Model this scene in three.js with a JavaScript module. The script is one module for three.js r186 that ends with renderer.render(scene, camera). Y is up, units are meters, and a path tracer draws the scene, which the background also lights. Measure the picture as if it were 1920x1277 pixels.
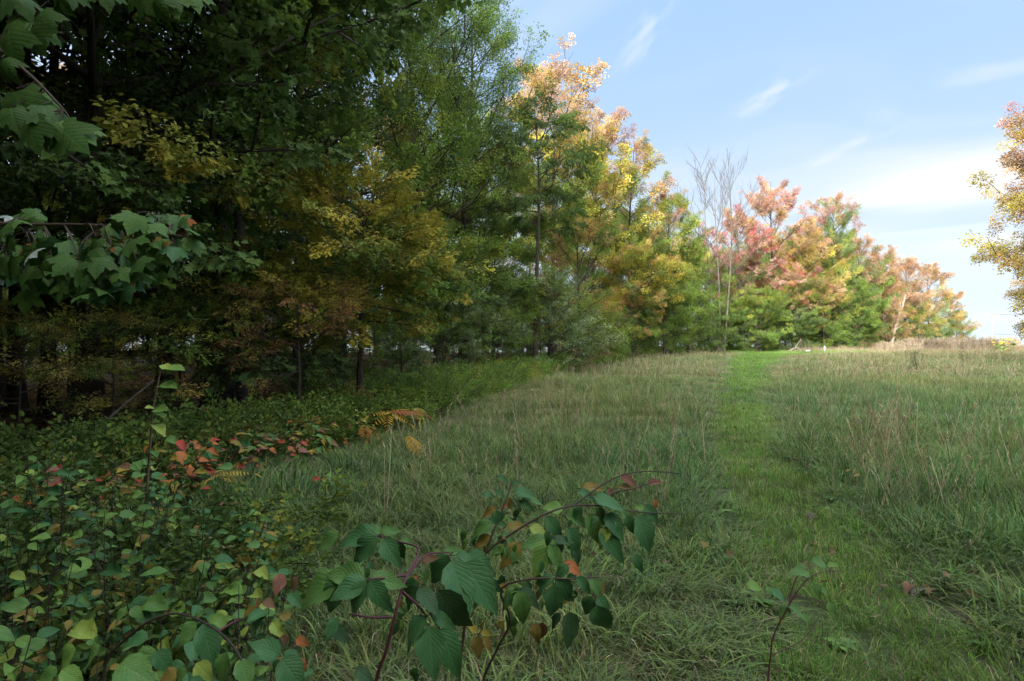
import * as THREE from 'three';

// ------------------------------------------------------------------ camera, sky, sun, exposure
const scene = new THREE.Scene();
const camera = new THREE.PerspectiveCamera(60, 1920 / 1277, 0.05, 3000);
camera.position.set(0, 1.6, 0);
camera.rotation.set(0.0267, 0, 0);
const SUN_TURN = 25 * Math.PI / 180, SUN_UP = 17 * Math.PI / 180;      // turn: from straight behind the camera towards the left
const sunDir = new THREE.Vector3(-Math.sin(SUN_TURN) * Math.cos(SUN_UP), Math.sin(SUN_UP), Math.cos(SUN_TURN) * Math.cos(SUN_UP));
const sun = new THREE.DirectionalLight(new THREE.Color(1.0, 0.95, 0.87), 2.9);
sun.name = 'sun';
sun.position.copy(sunDir).multiplyScalar(300);
sun.castShadow = true; sun.shadow.radius = 1.5; sun.shadow.mapSize.set(4096, 4096);
Object.assign(sun.shadow.camera, { left: -140, right: 140, top: 140, bottom: -140, near: 1, far: 700 });
scene.add(sun, sun.target);
const EXPOSURE = 3.3;

// ------------------------------------------------------------------ small numeric helpers
function rngOf(seed) { let s = seed >>> 0; return () => { s = (s + 0x6d2b79f5) | 0; let t = Math.imul(s ^ (s >>> 15), 1 | s); t = (t + Math.imul(t ^ (t >>> 7), 61 | t)) ^ t; return ((t ^ (t >>> 14)) >>> 0) / 4294967296; }; }
const lerp = (a, b, t) => a + (b - a) * t, clamp = (x, a, b) => Math.min(b, Math.max(a, x));
const sstep = (a, b, x) => { const t = clamp((x - a) / (b - a), 0, 1); return t * t * (3 - 2 * t); };
function hash3(x, y, z) { let h = Math.imul(x, 374761393) ^ Math.imul(y, 668265263) ^ Math.imul(z, 2147483647 ^ 0x5bd1e995); h = Math.imul(h ^ (h >>> 13), 1274126177); return ((h ^ (h >>> 16)) >>> 0) / 4294967296; }
function noise3(x, y, z) {
  const ix = Math.floor(x), iy = Math.floor(y), iz = Math.floor(z), fx = x - ix, fy = y - iy, fz = z - iz;
  const u = fx * fx * (3 - 2 * fx), v = fy * fy * (3 - 2 * fy), w = fz * fz * (3 - 2 * fz);
  const c = (a, b, d) => hash3(ix + a, iy + b, iz + d);
  return lerp(lerp(lerp(c(0, 0, 0), c(1, 0, 0), u), lerp(c(0, 1, 0), c(1, 1, 0), u), v), lerp(lerp(c(0, 0, 1), c(1, 0, 1), u), lerp(c(0, 1, 1), c(1, 1, 1), u), v), w) * 2 - 1;
}
const fbm2 = (x, y, o = 4, s = 0) => { let a = 0, k = 1, n = 0; for (let i = 0; i < o; i++) { a += noise3(x, y, s + i * 7.3) * k; n += k; k *= 0.5; x = x * 2.03 + 5.1; y = y * 2.03 - 3.7; } return a / n; };
const V = (x, y, z) => new THREE.Vector3(x, y, z);
function table(pts, x) { if (x <= pts[0][0]) return pts[0][1]; for (let i = 1; i < pts.length; i++) if (x <= pts[i][0]) { const [a, b] = pts[i - 1], [c, d] = pts[i]; return lerp(b, d, (x - a) / (c - a)); } return pts[pts.length - 1][1]; }

// ------------------------------------------------------------------ the sky: thin high cloud over pale blue
{
  const W = 2048, H = 1024, data = new Float32Array(W * H * 4);
  for (let r = 0; r < H; r++) {
    const el = ((r + 0.5) / H - 0.5) * Math.PI, y = Math.sin(el);
    for (let c = 0; c < W; c++) {
      const az = ((c + 0.5) / W - 0.5) * 2 * Math.PI, x = Math.cos(az) * Math.cos(el), z = Math.sin(az) * Math.cos(el);
      const k = Math.pow(1 - clamp(y, 0, 1), 2.6), cs = x * sunDir.x + y * sunDir.y + z * sunDir.z;
      let R = lerp(0.109, 0.275, k), G = lerp(0.185, 0.322, k), B = lerp(0.315, 0.348, k);
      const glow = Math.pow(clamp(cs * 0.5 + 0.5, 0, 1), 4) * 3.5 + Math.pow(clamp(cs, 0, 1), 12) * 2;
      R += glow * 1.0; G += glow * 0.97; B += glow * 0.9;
      if (y > 0.005) {
        const px = x / (y + 0.12), pz = z / (y + 0.12);
        const qx = px * 0.9 + pz * 0.35, qz = pz * 0.9 - px * 0.35;                     // streaks run across the view
        const warp = fbm2(qx * 0.7, qz * 0.7, 3, 40);
        let veil = fbm2(qx * 0.55 + warp * 0.6, qz * 1.7 + warp, 5, 3);
        veil = sstep(-0.2, 0.6, veil) * 0.46;
        let wisp = fbm2(qx * 2.2 + warp * 2.0, qz * 5.0 + warp * 1.4, 5, 11);
        wisp = sstep(0.22, 0.7, wisp) * 0.3 * sstep(-0.1, 0.35, fbm2(qx * 0.8, qz * 0.8, 3, 22));
        const puff = fbm2(az * 5 + 3.0, el * 22, 5, 57);
        let bank = 0.4 * sstep(0.0, 0.6, fbm2(az * 1.6 + 3.0, el * 9, 4, 58) + 0.12 - Math.abs(el - 0.21) * 6);       // low banks of white cloud round the horizon
        bank = Math.max(bank, sstep(0.1, 0.95, Math.exp(-(((el - 0.225 - 0.02 * puff) / 0.03) ** 2) - (((az + 0.90) / 0.19) ** 2)) * 0.8 + puff * 0.22));
        bank = Math.max(bank, 0.8 * sstep(0.1, 0.95, Math.exp(-(((el - 0.15 - 0.02 * puff) / 0.02) ** 2) - (((az + 0.84) / 0.16) ** 2)) * 0.8 + puff * 0.22));
        const streak = (pa, pe, ta, len, wid) => {                                       // one feathery wisp
          const da = (az - pa) * Math.cos(pe), de = el - pe, u = da * Math.cos(ta) + de * Math.sin(ta), v = -da * Math.sin(ta) + de * Math.cos(ta);
          const n = fbm2(u * 16 + v * 30 + 9, v * 95, 4, 91) * 0.8 + fbm2(u * 50, v * 190, 3, 33) * 0.5;
          return clamp(Math.exp(-(u * u) / (len * len) - (v * v) / (wid * wid)) * (0.30 + n * 2.0), 0, 1);
        };
        const feathers = streak(-1.347, 0.492, 0.9, 0.05, 0.018) * 0.34 + streak(-1.155, 0.388, 0.45, 0.045, 0.013) * 0.42 + streak(-1.05, 0.30, 0.35, 0.06, 0.008) * 0.25;
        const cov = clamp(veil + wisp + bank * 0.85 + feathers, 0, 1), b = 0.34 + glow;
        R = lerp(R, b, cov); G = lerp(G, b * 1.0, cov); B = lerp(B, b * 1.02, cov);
      }
      if (y < 0) { const g = sstep(0, -0.15, y); R = lerp(R, 0.12, g); G = lerp(G, 0.13, g); B = lerp(B, 0.09, g); }
      const o = (r * W + c) * 4; data[o] = R; data[o + 1] = G; data[o + 2] = B; data[o + 3] = 1;
    }
  }
  const t = new THREE.DataTexture(data, W, H, THREE.RGBAFormat, THREE.FloatType);
  t.mapping = THREE.EquirectangularReflectionMapping; t.magFilter = THREE.LinearFilter; t.minFilter = THREE.LinearFilter; t.needsUpdate = true;
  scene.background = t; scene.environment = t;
}

// ------------------------------------------------------------------ naming
const taken = new Map();
function numbered(n) { const k = taken.get(n) ?? 0; taken.set(n, k + 1); return k ? n + '_' + String(k).padStart(3, '0') : n; }
function tag(o, name, label, category, group) { o.name = numbered(name); Object.assign(o.userData, { label, category }); if (group) o.userData.group = group; scene.add(o); shade(o); return o; }
function shade(o) { o.traverse((m) => { if (m.isMesh) { m.castShadow = true; m.receiveShadow = true; } }); }
function structure(o, name, label) { o.name = numbered(name); o.userData = { kind: 'structure', label }; scene.add(o); shade(o); return o; }
function stuff(o, name, label) { o.name = numbered(name); o.userData = { kind: 'stuff', label }; scene.add(o); shade(o); return o; }
const mesh = (name, g, m) => { const o = new THREE.Mesh(g, m); o.name = name; return o; };

// ------------------------------------------------------------------ the lie of the land: d = metres in front of the camera
const EDGE = [[-60, -9], [-30, -7], [0, -4.7], [4.8, -4.3], [6.5, -3.6], [8, -2.9], [9.8, -2.3], [16, -0.9], [27, 2.2], [46, 9.6], [58, 17], [64, 30], [69, 42], [90, 66], [120, 93], [300, 250]];
const woodsEdge = (d) => table(EDGE, d) ;
const PATH = [[-3, 1.9, 0.62], [1.5, 1.72, 0.6], [2.75, 1.82, 0.56], [3.8, 2.1, 0.52], [5.2, 2.42, 0.44], [6.6, 2.78, 0.40], [8.1, 3.24, 0.40], [10.4, 4.05, 0.43], [13.6, 5.30, 0.50], [17.6, 6.7, 0.58], [25, 9.8, 0.82], [32, 12.75, 1.0], [42, 17.4, 1.5], [50, 21.8, 2.4], [57, 27, 4.5]];
const pathX = (d) => table(PATH.map((p) => [p[0], p[1]]), d), pathW = (d) => table(PATH.map((p) => [p[0], p[2]]), d);
const onPath = (x, d) => { const w = pathW(d) * (1 + 0.25 * noise3(x * 0.8, d * 0.5, 5)); return d > 57 ? 0 : sstep(w * 1.25, w * 0.8, Math.abs(x - pathX(d))); };
function height(x, z) {
  const d = -z; let y = 0.0345 * d;
  if (d > 57) { const e = d - 57, fall = 0.0345 * 57 + (e < 8 ? 0.0345 * e - 0.0041 * e * e : 0.0345 * 8 - 0.0041 * 64 - 0.031 * (e - 8)), open = sstep(-8, 1, x - woodsEdge(d)); y = lerp(0.0345 * 57 + 0.012 * Math.min(e, 60), Math.max(fall, -4), open * 0.85 + 0.15 * sstep(60, 160, d)); }
  y = Math.max(y, -4);
  const near = sstep(1.5, 6, Math.hypot(x, d));
  y += near * (0.10 * fbm2(x * 0.16, z * 0.16, 3, 2) + 0.025 * noise3(x * 1.1, z * 1.1, 8));
  const inWoods = sstep(1.5, 7, woodsEdge(d) - x);
  y += inWoods * (0.16 * fbm2(x * 0.4, z * 0.4, 2, 21) - 0.12);
  y -= 0.05 * onPath(x, d);
  return y;
}
const F = 1106, HORIZON = 668, CX = 960;
const at = (px, py, d) => V((px - CX) / F * d, 1.6 + (HORIZON - py) / F * d, -d);      // a point d metres ahead of the camera, seen at photo pixel px, py
const topAt = (py, d) => 1.6 + (HORIZON - py) / F * d;

// ------------------------------------------------------------------ textures
function dataTex(n, m, f, srgb) {
  const a = new Uint8Array(n * m * 4);
  for (let j = 0; j < m; j++) for (let i = 0; i < n; i++) { const v = f(i / n, j / m), o = (j * n + i) * 4; a[o] = clamp(v[0], 0, 1) * 255; a[o + 1] = clamp(v[1], 0, 1) * 255; a[o + 2] = clamp(v[2], 0, 1) * 255; a[o + 3] = 255; }
  const t = new THREE.DataTexture(a, n, m); t.wrapS = t.wrapT = THREE.RepeatWrapping; t.magFilter = THREE.LinearFilter; t.minFilter = THREE.LinearMipmapLinearFilter; if (srgb) t.colorSpace = THREE.SRGBColorSpace; t.needsUpdate = true; return t;
}
const tileN = (u, v, fu, fv, s) => {                                                     // noise that tiles over 0..1
  const a = u * Math.PI * 2, b = v * Math.PI * 2;
  return noise3(Math.cos(a) * fu + s, Math.sin(a) * fu + Math.cos(b) * fv, Math.sin(b) * fv - s);
};
const barkTex = dataTex(256, 256, (u, v) => { const n = tileN(u, v, 3.4, 1.1, 3) * 0.5 + tileN(u, v, 7, 2.2, 9) * 0.35 + tileN(u, v, 14, 6, 4) * 0.2; const g = 0.55 + n * 0.55; return [g, g * 0.96, g * 0.9]; });
const groundTex = dataTex(512, 512, (u, v) => { const n = tileN(u, v, 8, 8, 3) * 0.3 + tileN(u, v, 21, 21, 9) * 0.4 + tileN(u, v, 44, 44, 4) * 0.5; const g = 0.68 + n * 0.5; return [g, g, g * 0.95]; });
// a veined leaf: midrib, side veins, faint blotches; the leaf runs along v
const veinAt = (u, v) => { const x = Math.abs(u - 0.5) * 2, mid = Math.exp(-((x / 0.045) ** 2)), s = ((v - x * 0.34) * 9) % 1, p = Math.abs((s + 1) % 1 - 0.5) * 2; return Math.max(mid, Math.exp(-(((1 - p) / 0.16) ** 2)) * 0.8); };
const veinTex = dataTex(256, 256, (u, v) => { const n = fbm2(u * 7, v * 7, 4, 12), f = fbm2(u * 30, v * 30, 2, 44), k = 0.84 + veinAt(u, v) * 0.10 + n * 0.16 + f * 0.08, sp = sstep(0.30, 0.5, fbm2(u * 8, v * 8, 3, 77)) * 0.5; return [k * (1 + n * 0.2) - sp * 0.25, k - sp * 0.8, k * 0.95 - sp]; });
const veinBump = dataTex(256, 256, (u, v) => { const x = Math.abs(u - 0.5) * 2, s = ((v - x * 0.34) * 9 + 4) % 1, g = 0.75 - Math.exp(-((x / 0.06) ** 2)) * 0.5 - Math.exp(-(((0.5 - Math.abs(s - 0.5)) / 0.14) ** 2)) * 0.5 + 0.1 * fbm2(u * 24, v * 24, 2, 6); return [g, g, g]; });

// ------------------------------------------------------------------ materials
const lin = (r, g, b) => new THREE.Color().setRGB(r, g, b);
const matBark = (r, g, b) => new THREE.MeshStandardMaterial({ name: 'bark', color: lin(r, g, b), map: barkTex, bumpMap: barkTex, bumpScale: 0.02, roughness: 0.95 });
const BARK_DARK = matBark(0.085, 0.068, 0.052), BARK_GREY = matBark(0.17, 0.15, 0.125), BARK_PALE = matBark(0.40, 0.36, 0.31);
const matStem = (r, g, b, rough = 0.7) => new THREE.MeshStandardMaterial({ name: 'stem', color: lin(r, g, b), roughness: rough });
const STEM_BROWN = matStem(0.07, 0.045, 0.03), STEM_PURPLE = matStem(0.10, 0.025, 0.035, 0.5), STEM_DARK = matStem(0.045, 0.032, 0.022);
const LEAF = new THREE.MeshPhysicalMaterial({ name: 'leaf', color: 0xffffff, vertexColors: true, roughness: 1, specularIntensity: 0.35, transmission: 0.42, thickness: 0 });
const GRASS = new THREE.MeshPhysicalMaterial({ name: 'grass_blade', color: 0xffffff, vertexColors: true, roughness: 1, specularIntensity: 0.35, transmission: 0.35, thickness: 0 });
const BIGLEAF = (r, g, b, spec = 0.45) => new THREE.MeshPhysicalMaterial({ name: 'broad_leaf', color: lin(r, g, b), map: veinTex, bumpMap: veinBump, bumpScale: 0.0009, roughness: 0.5, specularIntensity: spec });

// ------------------------------------------------------------------ mesh accumulators
class Acc {
  constructor() { this.p = []; this.n = []; this.t = []; this.c = []; this.i = []; }
  get count() { return this.p.length / 3; }
  tube(pts, rad, sides = 6, color) {
    const n = pts.length, start = this.count, up = V(0.31, 0.2, 0.93); let T = V(0, 0, 0), N = V(0, 0, 0), B = V(0, 0, 0), along = 0;
    for (let k = 0; k < n; k++) {
      T.subVectors(pts[Math.min(n - 1, k + 1)], pts[Math.max(0, k - 1)]).normalize();
      if (k === 0) { N.crossVectors(T, Math.abs(T.dot(up)) > 0.9 ? V(1, 0, 0) : up).normalize(); } else { N.addScaledVector(T, -N.dot(T)).normalize(); }
      B.crossVectors(T, N);
      if (k) along += pts[k].distanceTo(pts[k - 1]);
      const r = typeof rad === 'function' ? rad(k / (n - 1)) : rad[k];
      for (let s = 0; s <= sides; s++) {
        const a = s / sides * Math.PI * 2, ca = Math.cos(a), sa = Math.sin(a), rr = typeof r === 'number' ? r : r(a);
        const nx = N.x * ca + B.x * sa, ny = N.y * ca + B.y * sa, nz = N.z * ca + B.z * sa;
        this.p.push(pts[k].x + nx * rr, pts[k].y + ny * rr, pts[k].z + nz * rr); this.n.push(nx, ny, nz); this.t.push(s / sides * Math.max(1, Math.round(rr * 6.3 / 0.5)), along / 1.2);
        if (color) this.c.push(...color);
      }
    }
    for (let k = 0; k < n - 1; k++) for (let s = 0; s < sides; s++) { const a = start + k * (sides + 1) + s, b = a + sides + 1; this.i.push(a, a + 1, b, b, a + 1, b + 1); }
  }
  tri(a, b, c, col) { const s = this.count; for (const q of [a, b, c]) { this.p.push(q.x, q.y, q.z); this.c.push(...(q.col ?? col)); } this.i.push(s, s + 1, s + 2); }
  build(normals = true, uvs = true) {
    const g = new THREE.BufferGeometry();
    g.setAttribute('position', new THREE.Float32BufferAttribute(this.p, 3));
    if (normals && this.n.length === this.p.length) g.setAttribute('normal', new THREE.Float32BufferAttribute(this.n, 3));
    if (uvs && this.t.length * 3 === this.p.length * 2) g.setAttribute('uv', new THREE.Float32BufferAttribute(this.t, 2));
    if (this.c.length === this.p.length) g.setAttribute('color', new THREE.Float32BufferAttribute(this.c, 3));
    g.setIndex(this.i); return g;
  }
}

// ------------------------------------------------------------------ leaf sprays: a twig with its leaves, lying along +x
// leaf outlines in (across, along), half of the leaf from base to tip
const OUTLINE = {
  oval: [[0.30, 0.3], [0.26, 0.65]],
  long: [[0.17, 0.3], [0.14, 0.7]],
  roundFar: [[0.42, 0.42]],
  round: [[0.34, 0.22], [0.40, 0.55], [0.2, 0.88]],
  maple: [[0.16, 0.02], [0.48, 0.12], [0.30, 0.28], [0.60, 0.60], [0.26, 0.56], [0.14, 0.72]],
};
function leafTris(acc, base, dir, nrm, len, wide, shape, fold, col) {
  const side = V(0, 0, 0).crossVectors(dir, nrm).normalize(), o = OUTLINE[shape], pt = (x, y, lift) => base.clone().addScaledVector(side, x * wide * len).addScaledVector(dir, y * len).addScaledVector(nrm, lift * len);
  const tip = pt(0, 1, -0.12), mid = pt(0, 0.4, 0.0);
  for (const s of [-1, 1]) {
    const L = o.map(([x, y]) => pt(s * x, y, fold * x - 0.10 * y * y));
    if (o.length === 1) { s > 0 ? acc.tri(base, L[0], tip, col) : acc.tri(base, tip, L[0], col); }
    else if (o.length === 2) { const q = [base, L[0], L[1], tip]; for (const [a, b, c] of [[0, 1, 2], [0, 2, 3]]) s > 0 ? acc.tri(q[a], q[b], q[c], col) : acc.tri(q[a], q[c], q[b], col); }
    else { const ring = [base, ...L, tip]; for (let k = 0; k < ring.length - 1; k++) s > 0 ? acc.tri(mid, ring[k], ring[k + 1], col) : acc.tri(mid, ring[k + 1], ring[k], col); }
  }
}
function makeSpray(seed, o) {
  const r = rngOf(seed), acc = new Acc(), rr = (a, b) => lerp(a, b, r()), { L = 1, leaf = 0.1, wide = 1, shape = 'oval', n = 36, droop = 0.25, flat = 0.35, sides = 6, fold = 0.25, twig = 0.004, hang = 0.2, tint = 0.22, vol = 0.06 } = o;
  const axis = (t) => V(t * L, -droop * L * t * t, 0.06 * L * Math.sin(t * 4 + seed));
  const twigs = [[axis(0), axis(0.5), axis(1)]];
  for (let k = 0; k < sides; k++) {
    const t = lerp(0.15, 0.95, (k + r() * 0.6) / sides), s = k % 2 ? 1 : -1, len = L * rr(0.3, 0.58) * (1.1 - t * 0.6), b = axis(t), yaw = rr(0.6, 1.1) * s, pitch = rr(-0.25, 0.35) * (flat + 0.3);
    const d = V(Math.cos(yaw), pitch, Math.sin(yaw)).normalize(); twigs.push([b, b.clone().addScaledVector(d, len * 0.55), b.clone().addScaledVector(d, len).add(V(0, -droop * len * 0.5, 0))]);
  }
  const bark = [0.07, 0.055, 0.04];
  for (const t of twigs) { const a = t[0], b = t[2], w = twig, u = V(0, w, 0), q = V(w, 0, w); acc.tri(a.clone().add(u), a.clone().sub(u), b, bark); acc.tri(a.clone().add(q), a.clone().sub(q), b, bark); }
  for (let k = 0; k < n; k++) {
    const t = twigs[Math.floor(r() * twigs.length)], s = rr(0.12, 1), c = s < 0.5 ? t[0].clone().lerp(t[1], s * 2) : t[1].clone().lerp(t[2], s * 2 - 1), along = t[2].clone().sub(t[0]).normalize();
    const yaw = rr(0.3, 1.3) * (r() < 0.5 ? -1 : 1), d = along.clone().applyAxisAngle(V(0, 1, 0), yaw); d.y += rr(-0.5, 0.15) - hang; d.normalize();
    const nn = V(rr(-1, 1) * flat, 1, rr(-1, 1) * flat); nn.addScaledVector(d, -nn.dot(d)).normalize();
    c.addScaledVector(d, leaf * 0.25); c.y += rr(-1, 1) * (leaf * 0.4 + vol * L); c.z += rr(-1, 1) * vol * L * 0.6;
    const k2 = 1 + rr(-tint, tint), warm = rr(-0.1, 0.1);
    leafTris(acc, c, d, nn, leaf * rr(0.7, 1.2), wide, shape, fold, [k2 * (1 + warm), k2, k2 * (1 - warm)]);
  }
  return acc.build(false, false);
}
const sprayKinds = {                                                        // boughs about a metre and a half long
  broad: { L: 1.5, leaf: 0.115, wide: 1, shape: 'oval', n: 200, sides: 11, flat: 0.6, vol: 0.17 },
  fine: { L: 1.5, leaf: 0.085, wide: 0.9, shape: 'oval', n: 200, flat: 0.8, hang: 0.4, sides: 11, vol: 0.14 },
  mapleFar: { L: 1.5, leaf: 0.125, wide: 1.0, shape: 'roundFar', n: 170, flat: 0.5, droop: 0.15, sides: 11, vol: 0.13 },
  mapleNear: { L: 1.2, leaf: 0.115, wide: 1.0, shape: 'maple', n: 64, flat: 0.5, hang: 0.5, droop: 0.22, sides: 9 },
  mapleMid: { L: 1.2, leaf: 0.125, wide: 1.0, shape: 'maple', n: 70, flat: 0.4, hang: 0.25, droop: 0.1, sides: 9 },
  ash: { L: 1.2, leaf: 0.115, wide: 0.8, shape: 'long', n: 110, flat: 0.5, droop: 0.3, sides: 9 },
  droopy: { L: 1.2, leaf: 0.17, wide: 0.9, shape: 'long', n: 120, flat: 0.6, hang: 1.3, droop: 0.5, sides: 9 },
  shrub: { L: 0.9, leaf: 0.06, wide: 0.95, shape: 'oval', n: 130, flat: 0.8, hang: 0, sides: 10 },
  shrubNear: { L: 0.55, leaf: 0.065, wide: 1.0, shape: 'oval', n: 40, flat: 0.7, hang: 0.05 },
};
const sprays = {}; { let s = 11; for (const k in sprayKinds) sprays[k] = [0, 1, 2, 3, 4].map(() => makeSpray(s++, sprayKinds[k])); }

// ------------------------------------------------------------------ trees
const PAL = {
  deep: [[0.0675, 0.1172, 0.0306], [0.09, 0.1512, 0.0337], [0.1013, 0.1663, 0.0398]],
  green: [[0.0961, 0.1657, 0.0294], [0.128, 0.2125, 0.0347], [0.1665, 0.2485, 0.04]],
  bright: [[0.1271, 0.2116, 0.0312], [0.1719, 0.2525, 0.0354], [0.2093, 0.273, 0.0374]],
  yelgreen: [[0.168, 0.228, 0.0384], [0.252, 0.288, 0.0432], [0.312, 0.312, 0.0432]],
  yellow: [[0.40, 0.35, 0.05], [0.46, 0.39, 0.055], [0.50, 0.42, 0.065]],
  gold: [[0.4046, 0.2875, 0.0845], [0.4584, 0.3334, 0.1071], [0.4359, 0.2719, 0.0845]],
  orange: [[0.3791, 0.2153, 0.1061], [0.4318, 0.2612, 0.1316], [0.3581, 0.1807, 0.092]],
  peach: [[0.4711, 0.3107, 0.1886], [0.49, 0.3373, 0.1922], [0.4489, 0.258, 0.1664]],
  pink: [[0.4518, 0.249, 0.1944], [0.4308, 0.2046, 0.1657], [0.4813, 0.2941, 0.2317]],
  red: [[0.3969, 0.0937, 0.0815], [0.4336, 0.1304, 0.1059], [0.3623, 0.0837, 0.0673]],
  rust: [[0.3425, 0.1753, 0.0697], [0.4004, 0.2156, 0.0836], [0.3036, 0.1452, 0.0616]],
  tan: [[0.3678, 0.2485, 0.12], [0.4229, 0.2853, 0.1385], [0.3861, 0.2668, 0.1475]],
  brown: [[0.20, 0.11, 0.04], [0.25, 0.13, 0.05], [0.17, 0.10, 0.04]],
  ochre: [[0.30, 0.24, 0.05], [0.25, 0.19, 0.045], [0.34, 0.27, 0.06]],
  olive: [[0.1755, 0.2545, 0.1141], [0.2281, 0.2896, 0.1264], [0.2633, 0.3335, 0.1404]],
};
const pick = (a, r) => a[Math.floor(r() * a.length)];
// low / mid / top palettes by height in the crown, patches by noise, accent in clumps
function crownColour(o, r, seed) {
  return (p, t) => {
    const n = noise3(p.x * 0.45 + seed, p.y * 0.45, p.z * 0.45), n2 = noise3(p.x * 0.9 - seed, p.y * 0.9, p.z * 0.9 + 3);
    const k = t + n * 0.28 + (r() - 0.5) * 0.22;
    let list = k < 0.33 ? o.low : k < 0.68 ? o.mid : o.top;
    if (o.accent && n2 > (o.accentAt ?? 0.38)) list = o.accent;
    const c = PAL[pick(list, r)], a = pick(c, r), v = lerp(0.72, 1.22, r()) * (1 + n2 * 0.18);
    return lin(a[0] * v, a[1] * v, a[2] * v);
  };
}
const crownTmp = { m: new THREE.Matrix4(), X: V(0, 0, 0), Y: V(0, 0, 0), Z: V(0, 0, 0) };
function sprayMatrix(p, dir, up, size) {
  const { m, X, Y, Z } = crownTmp; X.copy(dir).normalize(); Y.copy(up).addScaledVector(X, -up.dot(X)); if (Y.lengthSq() < 1e-4) Y.set(0, 1, 0.3); Y.normalize(); Z.crossVectors(X, Y);
  m.makeBasis(X.multiplyScalar(size), Y.multiplyScalar(size), Z.multiplyScalar(size)); m.setPosition(p); return m.clone();
}
function crownMeshes(parent, kind, items, variant = 0, name = 'crown') {
  const g = sprays[kind], im = new THREE.InstancedMesh(g[variant % g.length], LEAF, items.length);
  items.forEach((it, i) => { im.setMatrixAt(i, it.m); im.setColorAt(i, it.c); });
  im.name = name; im.userData.kind = 'stuff'; parent.add(im); return im;
}
const PROFILE = {                                                          // radius along the crown, 0 bottom .. 1 top
  egg: (t) => Math.sqrt(Math.max(0.06, 1 - ((t - 0.45) / 0.60) ** 2)),
  vase: (t) => Math.sqrt(Math.max(0.06, 1 - ((t - 0.6) / 0.62) ** 2)),
  tall: (t) => Math.max(0.15, Math.pow(Math.sin(Math.PI * clamp(t * 0.86 + 0.12, 0, 1)), 0.7)),
  bush: (t) => Math.sqrt(Math.max(0.05, 1 - ((t - 0.28) / 0.76) ** 2)),
  flame: (t) => 0.25 + 0.95 * Math.pow(1 - t, 0.85),
};
const treeList = [];
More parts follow.
